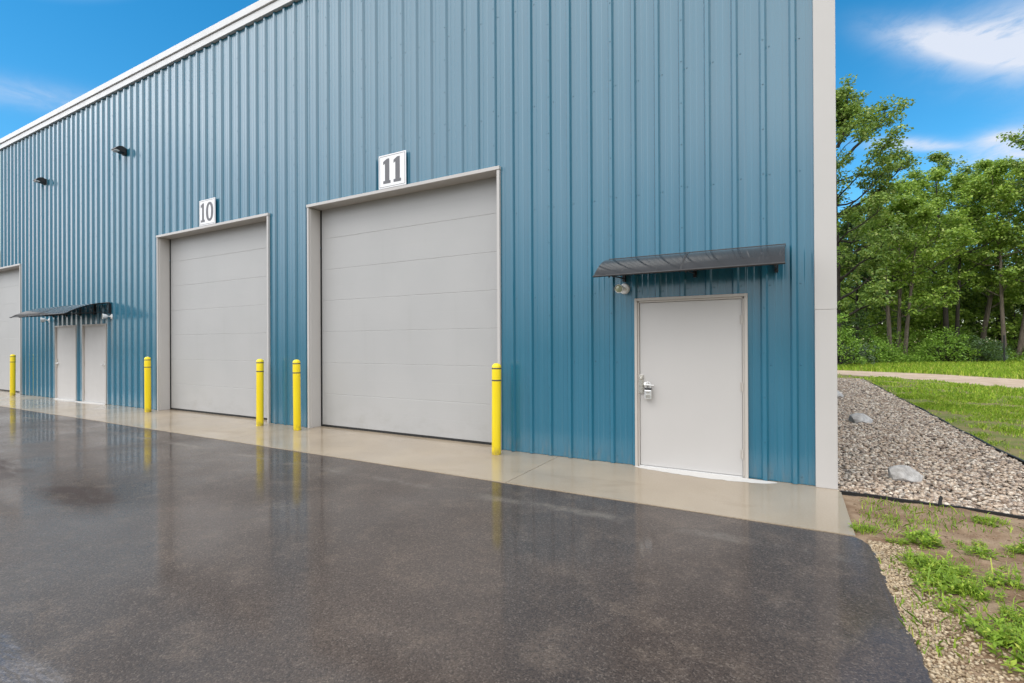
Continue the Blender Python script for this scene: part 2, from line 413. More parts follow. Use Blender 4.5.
# gable end, rear and far walls of the same sheet; the gable follows the low roof slope
RISE = DEPTH/2/12
def gable(name, X, rz):
    mb = MB(); pts, yat = rib_profile(.12, DEPTH-.12, .3)
    for (a, ya), (b_, yb) in zip(pts[:-1], pts[1:]):
        za, zb = (H + .12 + RISE*(1-abs(x-DEPTH/2)/(DEPTH/2)) for x in (a, b_))
        mb.add([(a, ya, .004), (b_, yb, .004), (b_, yb, zb), (a, ya, za)], [(0, 1, 2, 3)])
    return mb.build(name, M['wall'], wh, loc=(X, 0 if rz > 0 else DEPTH, 0), rot=(0, 0, rz), fixn=False)
gable('wall', -.05, R(90)); gable('wall', XL, R(-90))
cladding(XL, -.16, H+.12, [], False).build('wall', M['wall'], wh, loc=(XL-.16, DEPTH, 0), rot=(0, 0, R(180)), fixn=False)
mb = MB()
mb.prism([(-.10, H+.30), (DEPTH/2, H+.30+RISE), (DEPTH+.10, H+.30), (DEPTH+.10, H+.22), (DEPTH/2, H+.22+RISE), (-.10, H+.22)], 'x', XL-.06, .03)
mb.build('roof', M['roof'], wh)
# eave: lower fascia, dark drip gap, upper rake strip
mb = MB(); mb.box(XL-.05, .012, -.075, .0, H, H+.150); mb.box(XL-.05, .012, -.105, .0, H+.164, H+.315); mb.build('fascia', M['eave'], wh, bevel=.006)
mb = MB(); mb.box(XL-.05, .004, -.060, .0, H+.151, H+.163); mb.build('drip_gap', M['rubber'], wh)
# corner trims: L-shaped box trim lapped once
def corner(x0, x1, y0, y1):
    mb = MB(); mb.box(x0, x1, y0, y1, 0.0, 1.966); mb.box(x0-.001, x1+.001, y0-.0015, y1+.001, 1.967, H-.002)
    mb.build('corner_trim', M['trim'], wh, bevel=.005)
corner(-.207, 0, -.052, .16); corner(XL-.06, XL+.15, -.052, .16); corner(-.207, 0, DEPTH-.16, DEPTH+.05)

def overhead_door(x0, x1):
    w = x1 - x0; D = .235
    mb = MB(); n = 7; sh = (OH-.06)/n
    prof = []
    for i in range(n):
        za, zb = .035 + i*(OH-.05)/n, .035 + (i+1)*(OH-.05)/n
        zm = (za+zb)/2
        prof += [(D+.0045, za), (D, za+.006), (D, zm-.004), (D+.001, zm), (D, zm+.004), (D, zb-.006), (D+.0045, zb)]
    prof += [(D+.06, .035+(OH-.05)), (D+.06, .035)]
    mb.prism(prof, 'x', .075, w-.075)
    d = mb.build('overhead_door', M['steel'], wh, loc=(x0, 0, 0))
    for f0, f1, j0, j1 in ((0, .045, .020, .052), (w-.045, w, w-.052, w-.020)):      # face trim with its jamb return
        mb = MB(); mb.prism([(f0, -.050), (f1, -.050), (f1, -.004), (j1, -.004), (j1, D-.012), (j0, D-.012), (j0, -.004), (f0, -.004)] if f0 == 0 else
                            [(f0, -.050), (f1, -.050), (f1, -.004), (j1, -.004), (j1, D-.012), (j0, D-.012), (j0, -.004), (f0, -.004)], 'z', 0, OH-.052)
        mb.build('jamb', M['trim'], d, bevel=.003)
    mb = MB(); mb.box(-.006, w+.006, -.060, -.004, OH-.049, OH+.004); mb.box(.0, w, -.003, D+.06, OH-.045, OH-.020)
    mb.build('header', M['trim'], d, bevel=.003)
    mb = MB(); mb.box(.053, .082, D-.010, D-.002, .0, OH-.05); mb.box(w-.082, w-.053, D-.010, D-.002, .0, OH-.05); mb.box(.083, w-.083, D-.006, D+.05, .001, .034)
    mb.build('seal', M['rubber'], d)
    return d
for a, b_ in OVER: overhead_door(a, b_)

def entry_door(x0, x1, mirror):
    w = x1 - x0
    X = (lambda x: w - x) if mirror else (lambda x: x)
    def bx(mb, a, b_, *r): a, b_ = sorted((X(a), X(b_))); mb.box(a, b_, *r)
    mb = MB(); bx(mb, .062, w-.062, -.012, .032, .022, EH-.062)
    d = mb.build('entry_door', M['leaf_door'], wh, loc=(x0, 0, 0), bevel=.002)
    mb = MB()                                         # pressed frame: face, rebate, soffit
    for s in (0, 1):
        a = (0, .034) if not s else (w-.034, w); bx(mb, *a, -.048, .05, 0, EH-.036)
        a = (.035, .058) if not s else (w-.058, w-.035); bx(mb, *a, -.030, .05, 0, EH-.037)
    bx(mb, 0, w, -.048, .05, EH-.035, EH); bx(mb, .036, w-.036, -.030, .05, EH-.058, EH-.036)
    mb.build('frame', M['frame'], d, bevel=.003)
    mb = MB(); bx(mb, .060, w-.060, .034, .05, .0, EH-.06); mb.build('seal', M['rubber'], d)
    mb = MB(); bx(mb, .060, w-.060, -.050, .033, .004, .020); mb.build('threshold', M['silver'], d, bevel=.002)
    for z in (.28, 1.08, 1.88):
        mb = MB(); mb.tube([(X(w-.060), -.030, z-.055), (X(w-.060), -.030, z+.055)], .0095, 10); bx(mb, w-.088, w-.062, -.0155, -.0125, z-.052, z+.052)
        mb.build('hinge', M['frame'], d, smooth=True)
    mb = MB()
    bx(mb, .050, .108, -.032, -.0125, .95, 1.19)      # latch guard plate with its cylinder and lever rose
    bx(mb, .060, .098, -.037, -.0322, .965, 1.175)
    mb.lathe([(.015, 0), (.015, .012), (.010, .016)], (X(.080), -.036, 1.145), Matrix.Rotation(R(90), 3, 'X'), 16)
    mb.build('latch_guard', M['chrome'], d, bevel=.002)
    mb = MB(); mb.lathe([(.030, 0), (.030, .010), (.024, .014), (.012, .018), (.011, .05)], (X(.135), -.0125, 1.065), Matrix.Rotation(R(90), 3, 'X'), 20)
    mb.tube([(X(.132), -.066, 1.065), (X(.16), -.070, 1.066), (X(.22), -.068, 1.064), (X(.252), -.060, 1.062)], [.011, .010, .009, .008], 10)
    mb.build('handle', M['silver'], d, smooth=True)
    # dry pale mortar ramp, feathered out in front of the door
    mb = MB(); n = 26; rnd = random.Random(int(x0*10)); top = []; out = []
    for i in range(n+1):
        t = i/n; x = -.0 + t*(w+.30); s = math.sin(math.pi*min(1, t*1.02))**.5
        out.append((X(x), -.060 - .17*s*(.55+.6*t)*(1+.12*rnd.uniform(-1, 1)) - .02, .0015)); top.append((X(x), -.050, .003 + .010*s))
    mb.add(top + out, [(i, i+1, n+2+i, n+1+i) for i in range(n)])
    mb.build('mortar_ramp', M['ramp'], d)
    return d
for e in ENTRY: entry_door(*e)

# ------------------------------------------------------------------ awnings
def awning(label, x0, x1, proj, ztop, drop, nbr, group='awnings over the entry doors'):
    w = x1 - x0
    t = thing('awning', label, 'awning', (x0, -.041, ztop-.28), 0, group)
    z1 = .28; z0 = z1 - drop; N = 14
    def curve(k):
        a = k/N; b = [(0, z1), (-.40*proj, z1-.005), (-.74*proj, z0+.50*drop), (-proj, z0)]
        c = [(1-a)**3, 3*a*(1-a)**2, 3*a*a*(1-a), a**3]
        return sum(c[i]*b[i][0] for i in range(4)), sum(c[i]*b[i][1] for i in range(4))
    P = [curve(k) for k in range(N+1)]
    half = [(0, w/2-.004), (w/2+.004, w)]
    for a, b_ in half:
        mb = MB(); mb.prism(P + [(y, z-.006) for y, z in reversed(P)], 'x', a, b_); mb.build('canopy_sheet', M['canopy'], t, smooth=True)
    mb = MB(); mb.tube([(-.004, -proj-.006, z0-.004), (w+.004, -proj-.006, z0-.004)], .012, 10); mb.build('front_bar', M['dark'], t, smooth=True)
    mb = MB(); mb.box(-.004, w+.004, -.012, .001, z1-.014, z1+.018); mb.build('wall_bar', M['dark'], t, bevel=.003)
    mb = MB(); Q = [(y*1.0, z+.004) for y, z in P]; mb.prism(Q + [(y, z-.016) for y, z in reversed(P)], 'x', w/2-.012, w/2+.012) ; mb.build('joint_strip', M['dark'], t)
    for i in range(nbr):
        x = .20 + (w-.29)*i/(nbr-1) if nbr == 3 else .03 + (w-.06)*i/(nbr-1)
        mb = MB(); mb.box(x-.018, x+.018, -.022, .030, -.02, z1-.015)
        arm = [(y, z-.022) for y, z in P[1:]]
        mb.tube([(x, y, z) for y, z in arm], .011, 8)
        low = [(-.02, .02)] + [(y*.82, -.0 + (z0-.02)*(y/-proj)**1.5 + .02) for y, z in P[3:]]
        mb.tube([(x, y, z) for y, z in low], .009, 8)
        if nbr > 3:                                   # lattice in the end frames
            for k in range(3, N, 3): mb.tube([(x, arm[k-1][0], arm[k-1][1]), (x, low[max(0, k-3)][0], low[max(0, k-3)][1])], .006, 6); mb.tube([(x, arm[k-1][0], arm[k-1][1]), (x, low[min(len(low)-1, k-1)][0], low[min(len(low)-1, k-1)][1])], .006, 6)
        mb.build('bracket', M['black'], t, smooth=True)
    return t
awning('short smoked plastic awning above the large near entry door by the corner', -2.56, -.49, .63, 2.715, .285, 3)
awning('long smoked plastic awning spanning the two far entry doors', -19.95, -16.39, .96, 2.745, .33, 5)

# ------------------------------------------------------------------ number signs
def poly(mb, pts, y0, y1):
    mb.prism(pts, 'y', y0, y1)
def ring(mb, cx, cz, rx, rz, tx, tz, y0, y1, n=40, p=2.25, a0=0, a1=2*math.pi):
    full = abs(a1-a0-2*math.pi) < 1e-6
    def se(a, ax, az): c, s = math.cos(a), math.sin(a); return (cx + ax*math.copysign(abs(c)**(2/p), c), cz + az*math.copysign(abs(s)**(2/p), s))
    A = [a0 + (a1-a0)*i/n for i in range(n if full else n+1)]
    o = [se(a, rx, rz) for a in A]; i_ = [se(a, rx-tx, rz-tz) for a in A]; m = len(A)
    vs = [(x, y0, z) for x, z in o] + [(x, y0, z) for x, z in i_] + [(x, y1, z) for x, z in o] + [(x, y1, z) for x, z in i_]
    fs = []
    for k in range(m if full else m-1):
        k2 = (k+1) % m
        fs += [(k, k2, m+k2, m+k), (2*m+k, 3*m+k, 3*m+k2, 2*m+k2), (k, 2*m+k, 2*m+k2, k2), (m+k, m+k2, 3*m+k2, 3*m+k)]
    mb.add(vs, fs)
def one(k): return [(0, 0), (1, 0), (1, .115), (.54+k, .115), (.54+k, 1), (.50, 1), (0, .90), (0, .775), (.54-k, .82), (.54-k, .115), (0, .115)]
def digit(mb, ch, x, z, w, h, y0, y1, thick=.25):
    if ch == '1': poly(mb, [(x + a*w, z + b*h) for a, b in one(thick)], y0, y1)
    elif ch == '0': ring(mb, x+w/2, z+h/2, w/2, h/2, w*.29, h*.13, y0, y1)
    elif ch == '9':
        ring(mb, x+w/2, z+h*.70, w/2, h*.30, w*.25, h*.11, y0, y1)
        ring(mb, x+w/2, z+h*.31, w/2, h*.31, w*.25, h*.11, y0, y1, 24, 2.25, -math.pi*.93, 0)
        mb.box(x+w*.75, x+w, y0, y1, z+h*.30, z+h*.70)
def sign(txt, xc, label):
    w, h = .612, .575
    t = thing('number_sign', label, 'sign', (xc-w/2, -.042, OH+.012), 0, 'number signs above the overhead doors')
    mb = MB(); mb.box(0, w, -.012, 0, 0, h); mb.build('board', M['white'], t, bevel=.003)
    mb = MB(); e = .022; l = .006
    for a, b_, c, d in ((e, w-e, h-e-l, h-e), (e, w-e, e, e+l), (e, e+l, e+l, h-e-l), (w-e-l, w-e, e+l, h-e-l)): mb.box(a, b_, -.0145, -.0125, c, d)
    mb.build('border_line', M['digit'], t)
    ws = {'11': (.165, .165), '10': (.150, .275), '9': (.26,)}[txt]; gap = .07 if txt == '11' else .05
    x = w/2 - (sum(ws) + gap*(len(ws)-1))/2
    for ch, dw in zip(txt, ws):
        mb = MB(); digit(mb, ch, x, .078, dw, .425, -.0150, -.0125, .30 if txt == '11' else .24); mb.build('digit', M['digit'], t); x += dw + gap
sign('11', -6.385, 'white square sign with grey number 11 over the nearest overhead door')
sign('10', -11.86, 'white square sign with grey number 10 over the middle overhead door')
sign('9', -24.57, 'white number sign over the farthest overhead door, cut by the frame')

# ------------------------------------------------------------------ lights on the wall
def floodlight(x, z, label):
    t = thing('floodlight', label, 'floodlight', (x, -.034, z), 0, 'dark floodlights high on the blue wall')
    t.scale = (.68, .68, .68)
    mb = MB(); mb.box(-.11, .11, -.05, .030, -.15, .11); mb.build('mounting_box', M['dark'], t, bevel=.012)
    mb = MB()
    prof = [(-.05, -.10), (-.05, .10), (-.12, .135), (-.22, .115), (-.31, .055), (-.37, -.035), (-.355, -.050), (-.30, -.03), (-.20, -.075)]
    mb.prism(prof, 'x', -.17, .17); mb.build('housing', M['dark'], t, bevel=.008)
    mb = MB(); mb.prism([(-.205, -.080), (-.30, -.036), (-.352, -.056), (-.345, -.075), (-.25, -.095)], 'x', -.15, .15); mb.build('lens', M['lamp'], t, bevel=.006)
floodlight(-15.62, 6.66, 'dark floodlight high on the wall, the nearer of two')
floodlight(-20.55, 6.66, 'dark floodlight high on the wall, the farther of two')

def security_light(x, z, label, aims):
    t = thing('security_light', label, 'light', (x, -.002, z), 0, 'white lights under the awnings')
    Ry = Matrix.Rotation(R(90), 3, 'X')
    mb = MB(); mb.lathe([(.070, 0), (.070, .012), (.058, .026), (.020, .032), (.018, .06)], (0, 0, 0), Ry, 28); mb.build('base', M['lamp'], t, smooth=True)
    for dx, dz, sc in aims:
        d = Vector((dx, -1, dz)).normalized(); q = Vector((0, 0, 1)).rotation_difference(d).to_matrix()
        c = Vector((0, -.055, 0)) + d*.0
        mb = MB(); mb.tube([(0, -.045, 0), tuple(c + d*.05)], .012, 10)
        mb.lathe([(.016*sc, .03), (.040*sc, .045), (.058*sc, .075), (.068*sc, .115), (.078*sc, .150), (.074*sc, .158), (.064*sc, .146)], tuple(c), q, 28)
        h = mb.build('lamp_head', M['lamp'], t, smooth=True)
        mb = MB(); mb.lathe([(.002, .120), (.062*sc, .120), (.0635*sc, .146), (.045*sc, .156), (.012*sc, .161)], tuple(c), q, 24)
        mb.build('lens', M['lens'], h, smooth=True)
    return t
security_light(-2.365, 2.325, 'white round light under the short near awning', [(-.12, -.10, .74)])
security_light(-20.30, 2.37, 'white light on the wall left of the two far doors', [(-.35, .02, .95)])
security_light(-16.37, 2.37, 'white light on the wall right of the two far doors', [(-.25, .0, .95)])

# key lockbox hung on the near door's lever
t = thing('key_lockbox', 'silver key lockbox hanging from the lever of the near entry door', 'lockbox', (-2.226+.180, -.070, .99), R(4)); t.scale = (1.25, 1.25, 1.25)
pts = [(-.021, 0, .025)] + [(.021*-math.cos(math.pi*k/10), 0, .065 + .026*math.sin(math.pi*k/10)) for k in range(11)] + [(.021, 0, .025)]
mb = MB(); mb.tube(pts, .0062, 10); mb.build('shackle', M['silver'], t, smooth=True)
mb = MB(); mb.box(-.036, .036, -.020, .020, -.085, .012); mb.build('body', M['silver'], t, bevel=.007)
mb = MB(); mb.box(-.034, .034, -.021, .021, .013, .031); mb.build('bumper', M['black'], t, bevel=.004)
mb = MB(); mb.box(-.022, .022, -.0225, -.0205, -.070, -.035); mb.box(-.016, .016, -.0235, -.0205, -.022, -.004); mb.build('dial_plate', M['chrome'], t, bevel=.001)

# ------------------------------------------------------------------ bollards
def bollard(x, y, label):
    t = thing('bollard', label, 'bollard', (x, y, 0), 0, 'yellow bollards along the apron')
    t.rotation_euler = (R(random.uniform(-.45, .45)), R(random.uniform(-.45, .45)), random.uniform(0, 6))
    r = .067
    prof = [(r-.004, 0), (r, .006), (r, 1.20), (r, 1.276)] + [(r*math.cos(a), 1.276+.046*math.sin(a)) for a in [R(15*i) for i in range(1, 6)]] + [(.002, 1.322)]
    mb = MB(); mb.lathe(prof, n=32); mb.build('sleeve', M['yellow'], t, smooth=True)
    for z in (1.064, 1.236):
        mb = MB(); mb.lathe([(r+.0005, z), (r+.0018, z+.002), (r+.0018, z+.018), (r+.0005, z+.020)], n=32); mb.build('band', M['band'], t, smooth=True)
bollard(-4.185, -.30, 'yellow bollard right of the number 11 door')
bollard(-8.53, -.30, 'yellow bollard at the left edge of the number 11 door')
bollard(-9.64, -.30, 'yellow bollard at the right edge of the number 10 door')
bollard(-13.92, -.29, 'yellow bollard at the left edge of the number 10 door')
bollard(-22.32, -.27, 'yellow bollard before the farthest overhead door')

# ------------------------------------------------------------------ ground
def sheet(name, pts, z, mat, label=None):
    mb = MB(); mb.add([(x, y, z) for x, y in pts], [tuple(range(len(pts)))]); return structure(mb.build(name, mat), label)
def lattice(seed, n=64): return np.random.default_rng(seed).random((n, n))
LAT = lattice(5)
def vnoise(x, y, s):
    x = np.asarray(x)*s + 100.; y = np.asarray(y)*s + 100.
    xi = np.floor(x).astype(int); yi = np.floor(y).astype(int); fx = x-xi; fy = y-yi
    fx = fx*fx*(3-2*fx); fy = fy*fy*(3-2*fy); g = lambda i, j: LAT[i % 64, j % 64]
    return (g(xi, yi)*(1-fx)+g(xi+1, yi)*fx)*(1-fy) + (g(xi, yi+1)*(1-fx)+g(xi+1, yi+1)*fx)*fy
def fbm(x, y, s): return .5*vnoise(x, y, s) + .3*vnoise(x, y, s*2.1) + .2*vnoise(x, y, s*4.7)

structure(sheet('ground', [(-700, -700), (700, -700), (700, 700), (-700, 700)], -.09, M['floor']))
sheet('lawn', [(2.26, -40), (60, -40), (60, 46), (-40, 46), (-40, 19.8), (2.26, 19.8)], -.034, M['lawn'])
sheet('path', [(-40, 26.5), (-10, 26.6), (1.57, 22.9), (3.2, 21.5), (4.55, 19.9), (5.6, 18.1), (6.3, 16.3), (7.6, 12.0), (8.6, 6), (9, -20), (12.5, -20), (12, 6), (11, 13), (9.6, 18.6), (8.07, 22.2), (5.7, 25.2), (1.8, 27.2), (-10, 30), (-40, 30)], -.022, M['path'])
sheet('asphalt_yard', [(-80, -60), (.30, -60), (.24, -8), (.14, -3.5), (.118, -2.97), (.106, -2.36), (.10, -1.72), (.06, -1.58), (.004, -1.516), (-80, -1.516)], -.008, M['asphalt'])
# the asphalt's ragged raised edge
edge = [(.004, -1.516), (.06, -1.58), (.10, -1.72), (.106, -2.36), (.118, -2.97), (.14, -3.5), (.19, -5.5), (.24, -8), (.30, -60)]
mb = MB(); pl = []
for (a, b_) in zip(edge[:-1], edge[1:]):
    L = math.dist(a, b_); n = max(1, min(220, int(L/.02)))
    for i in range(n): s = i/n; pl.append((a[0]+(b_[0]-a[0])*s, a[1]+(b_[1]-a[1])*s))
pl.append(edge[-1]); vs = []; rnd = random.Random(4); w = 0
for x, y in pl:
    w = w*.7 + rnd.uniform(-.012, .012)
    vs += [(x-.03, y, -.0075), (x+.008+w*.6, y, -.010), (x+.028+w, y-.004, -.045)]
mb.add(vs, [(3*i+j, 3*i+j+1, 3*i+j+4, 3*i+j+3) for i in range(len(pl)-1) for j in (0, 1)])
structure(mb.build('asphalt_edge', M['asphalt'], smooth=True))
# concrete apron: slabs with open joints
mb = MB(); xs = [XL-5, -36.2, -30.7, -25.2, -19.7, -14.3, -8.85, -3.33, .022]
for a, b_ in zip(xs[:-1], xs[1:]): mb.box(a+.004, b_-(.004 if b_ < 0 else 0), -1.514, -.002, -.12, 0)
ap = structure(mb.build('concrete_apron', M['concrete']))
mb = MB(); mb.box(XL-5, .0, -1.50, .30, -.10, -.008); structure(mb.build('apron_base', M['gapm']))
mb = MB(); mb.box(XL+.2, -.22, .003, DEPTH-.1, -.06, -.0005); structure(mb.build('warehouse_floor', M['concrete']))

# bare soil patch with soft lumps
nx, ny = 150, 260
gx, gy = np.meshgrid(np.linspace(.0, 4.2, nx), np.linspace(-9, -.1, ny), indexing='ij')
def soil_z(x, y):
    z = -.030 + .05*(fbm(x, y, 1.1)-.5) + .030*(fbm(x+9, y, 5)-.5) + .014*(fbm(x+3, y, 19)-.5)
    near = np.clip(1-(x-.1)/.5, 0, 1)
    z = z*(1-near*.6) - near*.014
    return np.minimum(z + .02*np.clip((x-.5)/1.5, 0, 1), .02)
V = np.stack([gx, gy, soil_z(gx, gy)], -1).reshape(-1, 3)
I = np.arange(nx*ny).reshape(nx, ny)
F = np.stack([I[:-1, :-1], I[1:, :-1], I[1:, 1:], I[:-1, 1:]], -1).reshape(-1, 4)
structure(link('soil', np_mesh('soil', V, F, M['soil'], smooth=True)))
sheet('gravel_bed', [(-.04, -.12), (2.20, -.50), (2.22, 19.6), (-46, 19.6), (-46, 18.36), (-.04, 18.36)], -.026, M['bed'])

# stones
phi = (1+5**.5)/2
ICO = np.array([(-1, phi, 0), (1, phi, 0), (-1, -phi, 0), (1, -phi, 0), (0, -1, phi), (0, 1, phi), (0, -1, -phi), (0, 1, -phi), (phi, 0, -1), (phi, 0, 1), (-phi, 0, -1), (-phi, 0, 1)])/math.sqrt(1+phi*phi)
ICF = np.array([(0,11,5),(0,5,1),(0,1,7),(0,7,10),(0,10,11),(1,5,9),(5,11,4),(11,10,2),(10,7,6),(7,1,8),(3,9,4),(3,4,2),(3,2,6),(3,6,8),(3,8,9),(4,9,5),(2,4,11),(6,2,10),(8,6,7),(9,8,1)])
def stones(name, P, size, mat, flat=.6):
    n = len(P); rg = np.random.default_rng(21)
    v = ICO[None]*(1 + rg.uniform(-.24, .24, (n, 12, 1)))
    sc = size[:, None]*np.stack([rg.uniform(.75, 1.3, n), rg.uniform(.6, 1.0, n), rg.uniform(flat*.7, flat*1.3, n)], -1)
    v = v*sc[:, None]
    a = rg.uniform(0, 2*np.pi, n); ti = rg.normal(0, .35, n)
    c, s = np.cos(ti)[:, None], np.sin(ti)[:, None]
    y, z = v[..., 1]*c - v[..., 2]*s, v[..., 1]*s + v[..., 2]*c
    c, s = np.cos(a)[:, None], np.sin(a)[:, None]
    x2, y2 = v[..., 0]*c - y*s, v[..., 0]*s + y*c
    v = np.stack([x2, y2, z], -1) + P[:, None]
    f = ICF[None] + (np.arange(n)*12)[:, None, None]
    return link(name, np_mesh(name, v.reshape(-1, 3), f.reshape(-1, 3), mat))
def edge_front(x): return -.115 - .03*x - .085*x*x*.6          # black edging line in front of the gravel
Ps = []; Sz = []
for y0, y1, dens, s0, s1 in ((-.5, 2.2, 1250, .014, .031), (2.2, 6, 900, .016, .035), (6, 11, 620, .021, .042), (11, 19.4, 320, .030, .055)):
    n = int((y1-y0)*2.25*dens); x = RNG.uniform(.0, 2.2, n); y = RNG.uniform(y0, y1, n)
    k = y > edge_front(x) + .03; x, y = x[k], y[k]; n = len(x)
    Ps.append(np.stack([x, y, -.022 + RNG.uniform(0, .030, n) + .02*(fbm(x, y, .9)-.5)], -1)); Sz.append(RNG.uniform(s0, s1, n))
g = stones('gravel', np.concatenate(Ps), np.concatenate(Sz), M['gravel']); tag(g, 'washed pinkish grey gravel strip along the building side', None, kind='stuff')
n = 17000; y = RNG.uniform(-8, -1.53, n); u = RNG.beta(1.0, 1.7, n)
x = .10 + .012*(-y-1.5) + u*(.34 + .24*np.clip((-y-1.5)/2.5, 0, 1.6))
k = (RNG.random(n) < 1.05 - .75*u); x, y = x[k], y[k]
z = soil_z(x, y) + RNG.uniform(-.001, .010, len(x))
g = stones('crushed_stone', np.stack([x, y, z], -1), RNG.uniform(.005, .0135, len(x)), M['pebble'], .65); tag(g, 'tan crushed stone spilled along the asphalt edge', None, kind='stuff')
# stray clods on the soil
n = 5000; x = RNG.uniform(.1, 2.6, n); y = RNG.uniform(-4.5, -.2, n); k = y < edge_front(x)-.03; x, y = x[k], y[k]
g = stones('clods', np.stack([x, y, soil_z(x, y)], -1), RNG.uniform(.004, .013, len(x))*RNG.random(len(x))**.6, M['clod']); tag(g, 'small loose clods and crumbs of brown soil', None, kind='stuff')

# boulders
def boulder(name, loc, size, rz, seed, label):
    bm = bmesh.new(); bmesh.ops.create_icosphere(bm, subdivisions=4, radius=1)
    rg = random.Random(seed); planes = [(Vector((rg.gauss(0, 1), rg.gauss(0, 1), rg.gauss(0, .8))).normalized(), rg.uniform(.62, .86)) for _ in range(13)]
    from mathutils import noise
    for v in bm.verts:
        for nrm, d in planes:
            k = v.co.dot(nrm) - d
            if k > 0: v.co -= nrm*k*.92
        v.co += v.co.normalized()*noise.fractal(v.co*3 + Vector((seed, 0, 0)), 1, 2, 4)*.05
        v.co.x *= size[0]; v.co.y *= size[1]; v.co.z *= size[2]
    me = bpy.data.meshes.new(name); bm.to_mesh(me); bm.free(); me.materials.append(M['stone'])
    me.polygons.foreach_set('use_smooth', [True]*len(me.polygons))
    try: me.set_sharp_from_angle(angle=R(25))
    except Exception: pass
    o = link(name, me, None, loc); o.rotation_euler = (0, 0, rz)
    tag(o, label, 'rock', 'pale rocks in the gravel strip')
boulder('boulder', (.70, .78, .030), (.215, .13, .135), R(22), 12, 'pale blocky rock in the gravel nearest the building corner')
boulder('boulder', (.75, 5.55, .03), (.26, .20, .15), R(35), 12, 'rounded pale rock midway along the gravel strip')
boulder('boulder', (.62, 10.6, .05), (.36, .28, .19), R(60), 12, 'grey rock in the gravel, farthest away along the wall')

# landscape edging
def strip(name, pts, h, label, mat, th=.012):
    mb = MB(); rnd = random.Random(2); vs = []
    for i, (x, y) in enumerate(pts):
        p = Vector(pts[max(0, i-1)]); q = Vector(pts[min(len(pts)-1, i+1)]); d = (q-p).normalized(); nn = Vector((-d.y, d.x))*th/2
        hh = h*rnd.uniform(.75, 1.15)
        vs += [(x+nn.x, y+nn.y, -.06), (x+nn.x*1.6, y+nn.y*1.6, hh), (x-nn.x*1.6, y-nn.y*1.6, hh), (x-nn.x, y-nn.y, -.06)]
    mb.add(vs, [(4*i+j, 4*i+(j+1) % 4, 4*i+4+(j+1) % 4, 4*i+4+j) for i in range(len(pts)-1) for j in range(4)])
    return tag(mb.build(name, mat, bevel=0), label, 'edging')
xs = np.linspace(.01, 2.22, 34)
strip('landscape_edging', [(float(x), float(edge_front(x) + .012*math.sin(x*7))) for x in xs], .008, 'black plastic edging between the gravel and the bare soil', M['edging'], .016)
ys = np.linspace(-.62, 19.6, 60)
strip('landscape_edging', [(float(2.235 + .02*math.sin(y*.9) + .012*math.sin(y*3.1)), float(y)) for y in ys], .014, 'black plastic edging between the gravel strip and the lawn', M['edging'], .022)
mb = MB(); mb.prism([(-.012, -.05), (.012, -.05), (.022, .085), (.004, .092), (-.010, .03)], 'y', -.008, .008)
o = mb.build('edging_stake', M['edging'], loc=(.83, edge_front(.83)-.015, 0), rot=(R(-8), R(6), R(20)), bevel=.002); tag(o, 'short black stake leaning at the gravel edging', 'stake')
# slim dark post by the woods
t = thing('marker_post', 'thin black post standing at the edge of the woods', 'post', (11.9, 38.4, -.03))
mb = MB(); mb.tube([(0, 0, 0), (0, 0, 1.95)], .045, 10); mb.build('post', M['black'], t, smooth=True)
mb = MB(); mb.lathe([(.055, 1.945), (.055, 1.985), (.02, 2.0)], n=12); mb.build('cap', M['black'], t, smooth=True)

# ------------------------------------------------------------------ grass and weeds
def blades(name, x, y, z, h, w, mat, lean=.5, seed=1):
    n = len(x); rg = np.random.default_rng(seed); a = rg.uniform(0, 2*np.pi, n); d = np.stack([np.cos(a), np.sin(a)], -1); s = np.stack([-d[:, 1], d[:, 0]], -1)
    ln = np.abs(rg.normal(0, lean, n))*h
    b = np.stack([x, y, z], -1)
    def P(fz, fl, fw):
        q = b.copy(); q[:, :2] += d*(ln*fl)[:, None] + s*(w*fw)[:, None]; q[:, 2] += h*fz; return q
    V = np.stack([P(0, 0, -.5), P(0, 0, .5), P(.62, .4, .38), P(1, 1, 0), P(.62, .4, -.38)], 1).reshape(-1, 3)
    F = (np.arange(n)*5)[:, None] + np.arange(5)[None]
    return link(name, np_mesh(name, V, F, mat))
def keep_view(x, y, lo=780, hi=1130):
    th = R(29.112); rx, ry = x-CAM[0], y-CAM[1]; r = rx*math.cos(th)+ry*math.sin(th); f = -rx*math.sin(th)+ry*math.cos(th)
    px = 512 + 501.6*r/np.maximum(f, .1); return (f > .5) & (px > lo) & (px < hi)
pathn = np.array([(-10, 26.6), (1.57, 22.9), (3.2, 21.5), (4.55, 19.9), (5.6, 18.1), (6.3, 16.3), (7.6, 12.0), (8.6, 6), (9, -20)])
pathf = np.array([(-10, 30), (1.8, 27.2), (5.7, 25.2), (8.07, 22.2), (9.6, 18.6), (11, 13), (12, 6), (12.5, -20)])
def side(poly, x, y): return y - np.interp(x, poly[:, 0], poly[:, 1])
X = []; Y = []; Hh = []; W = []
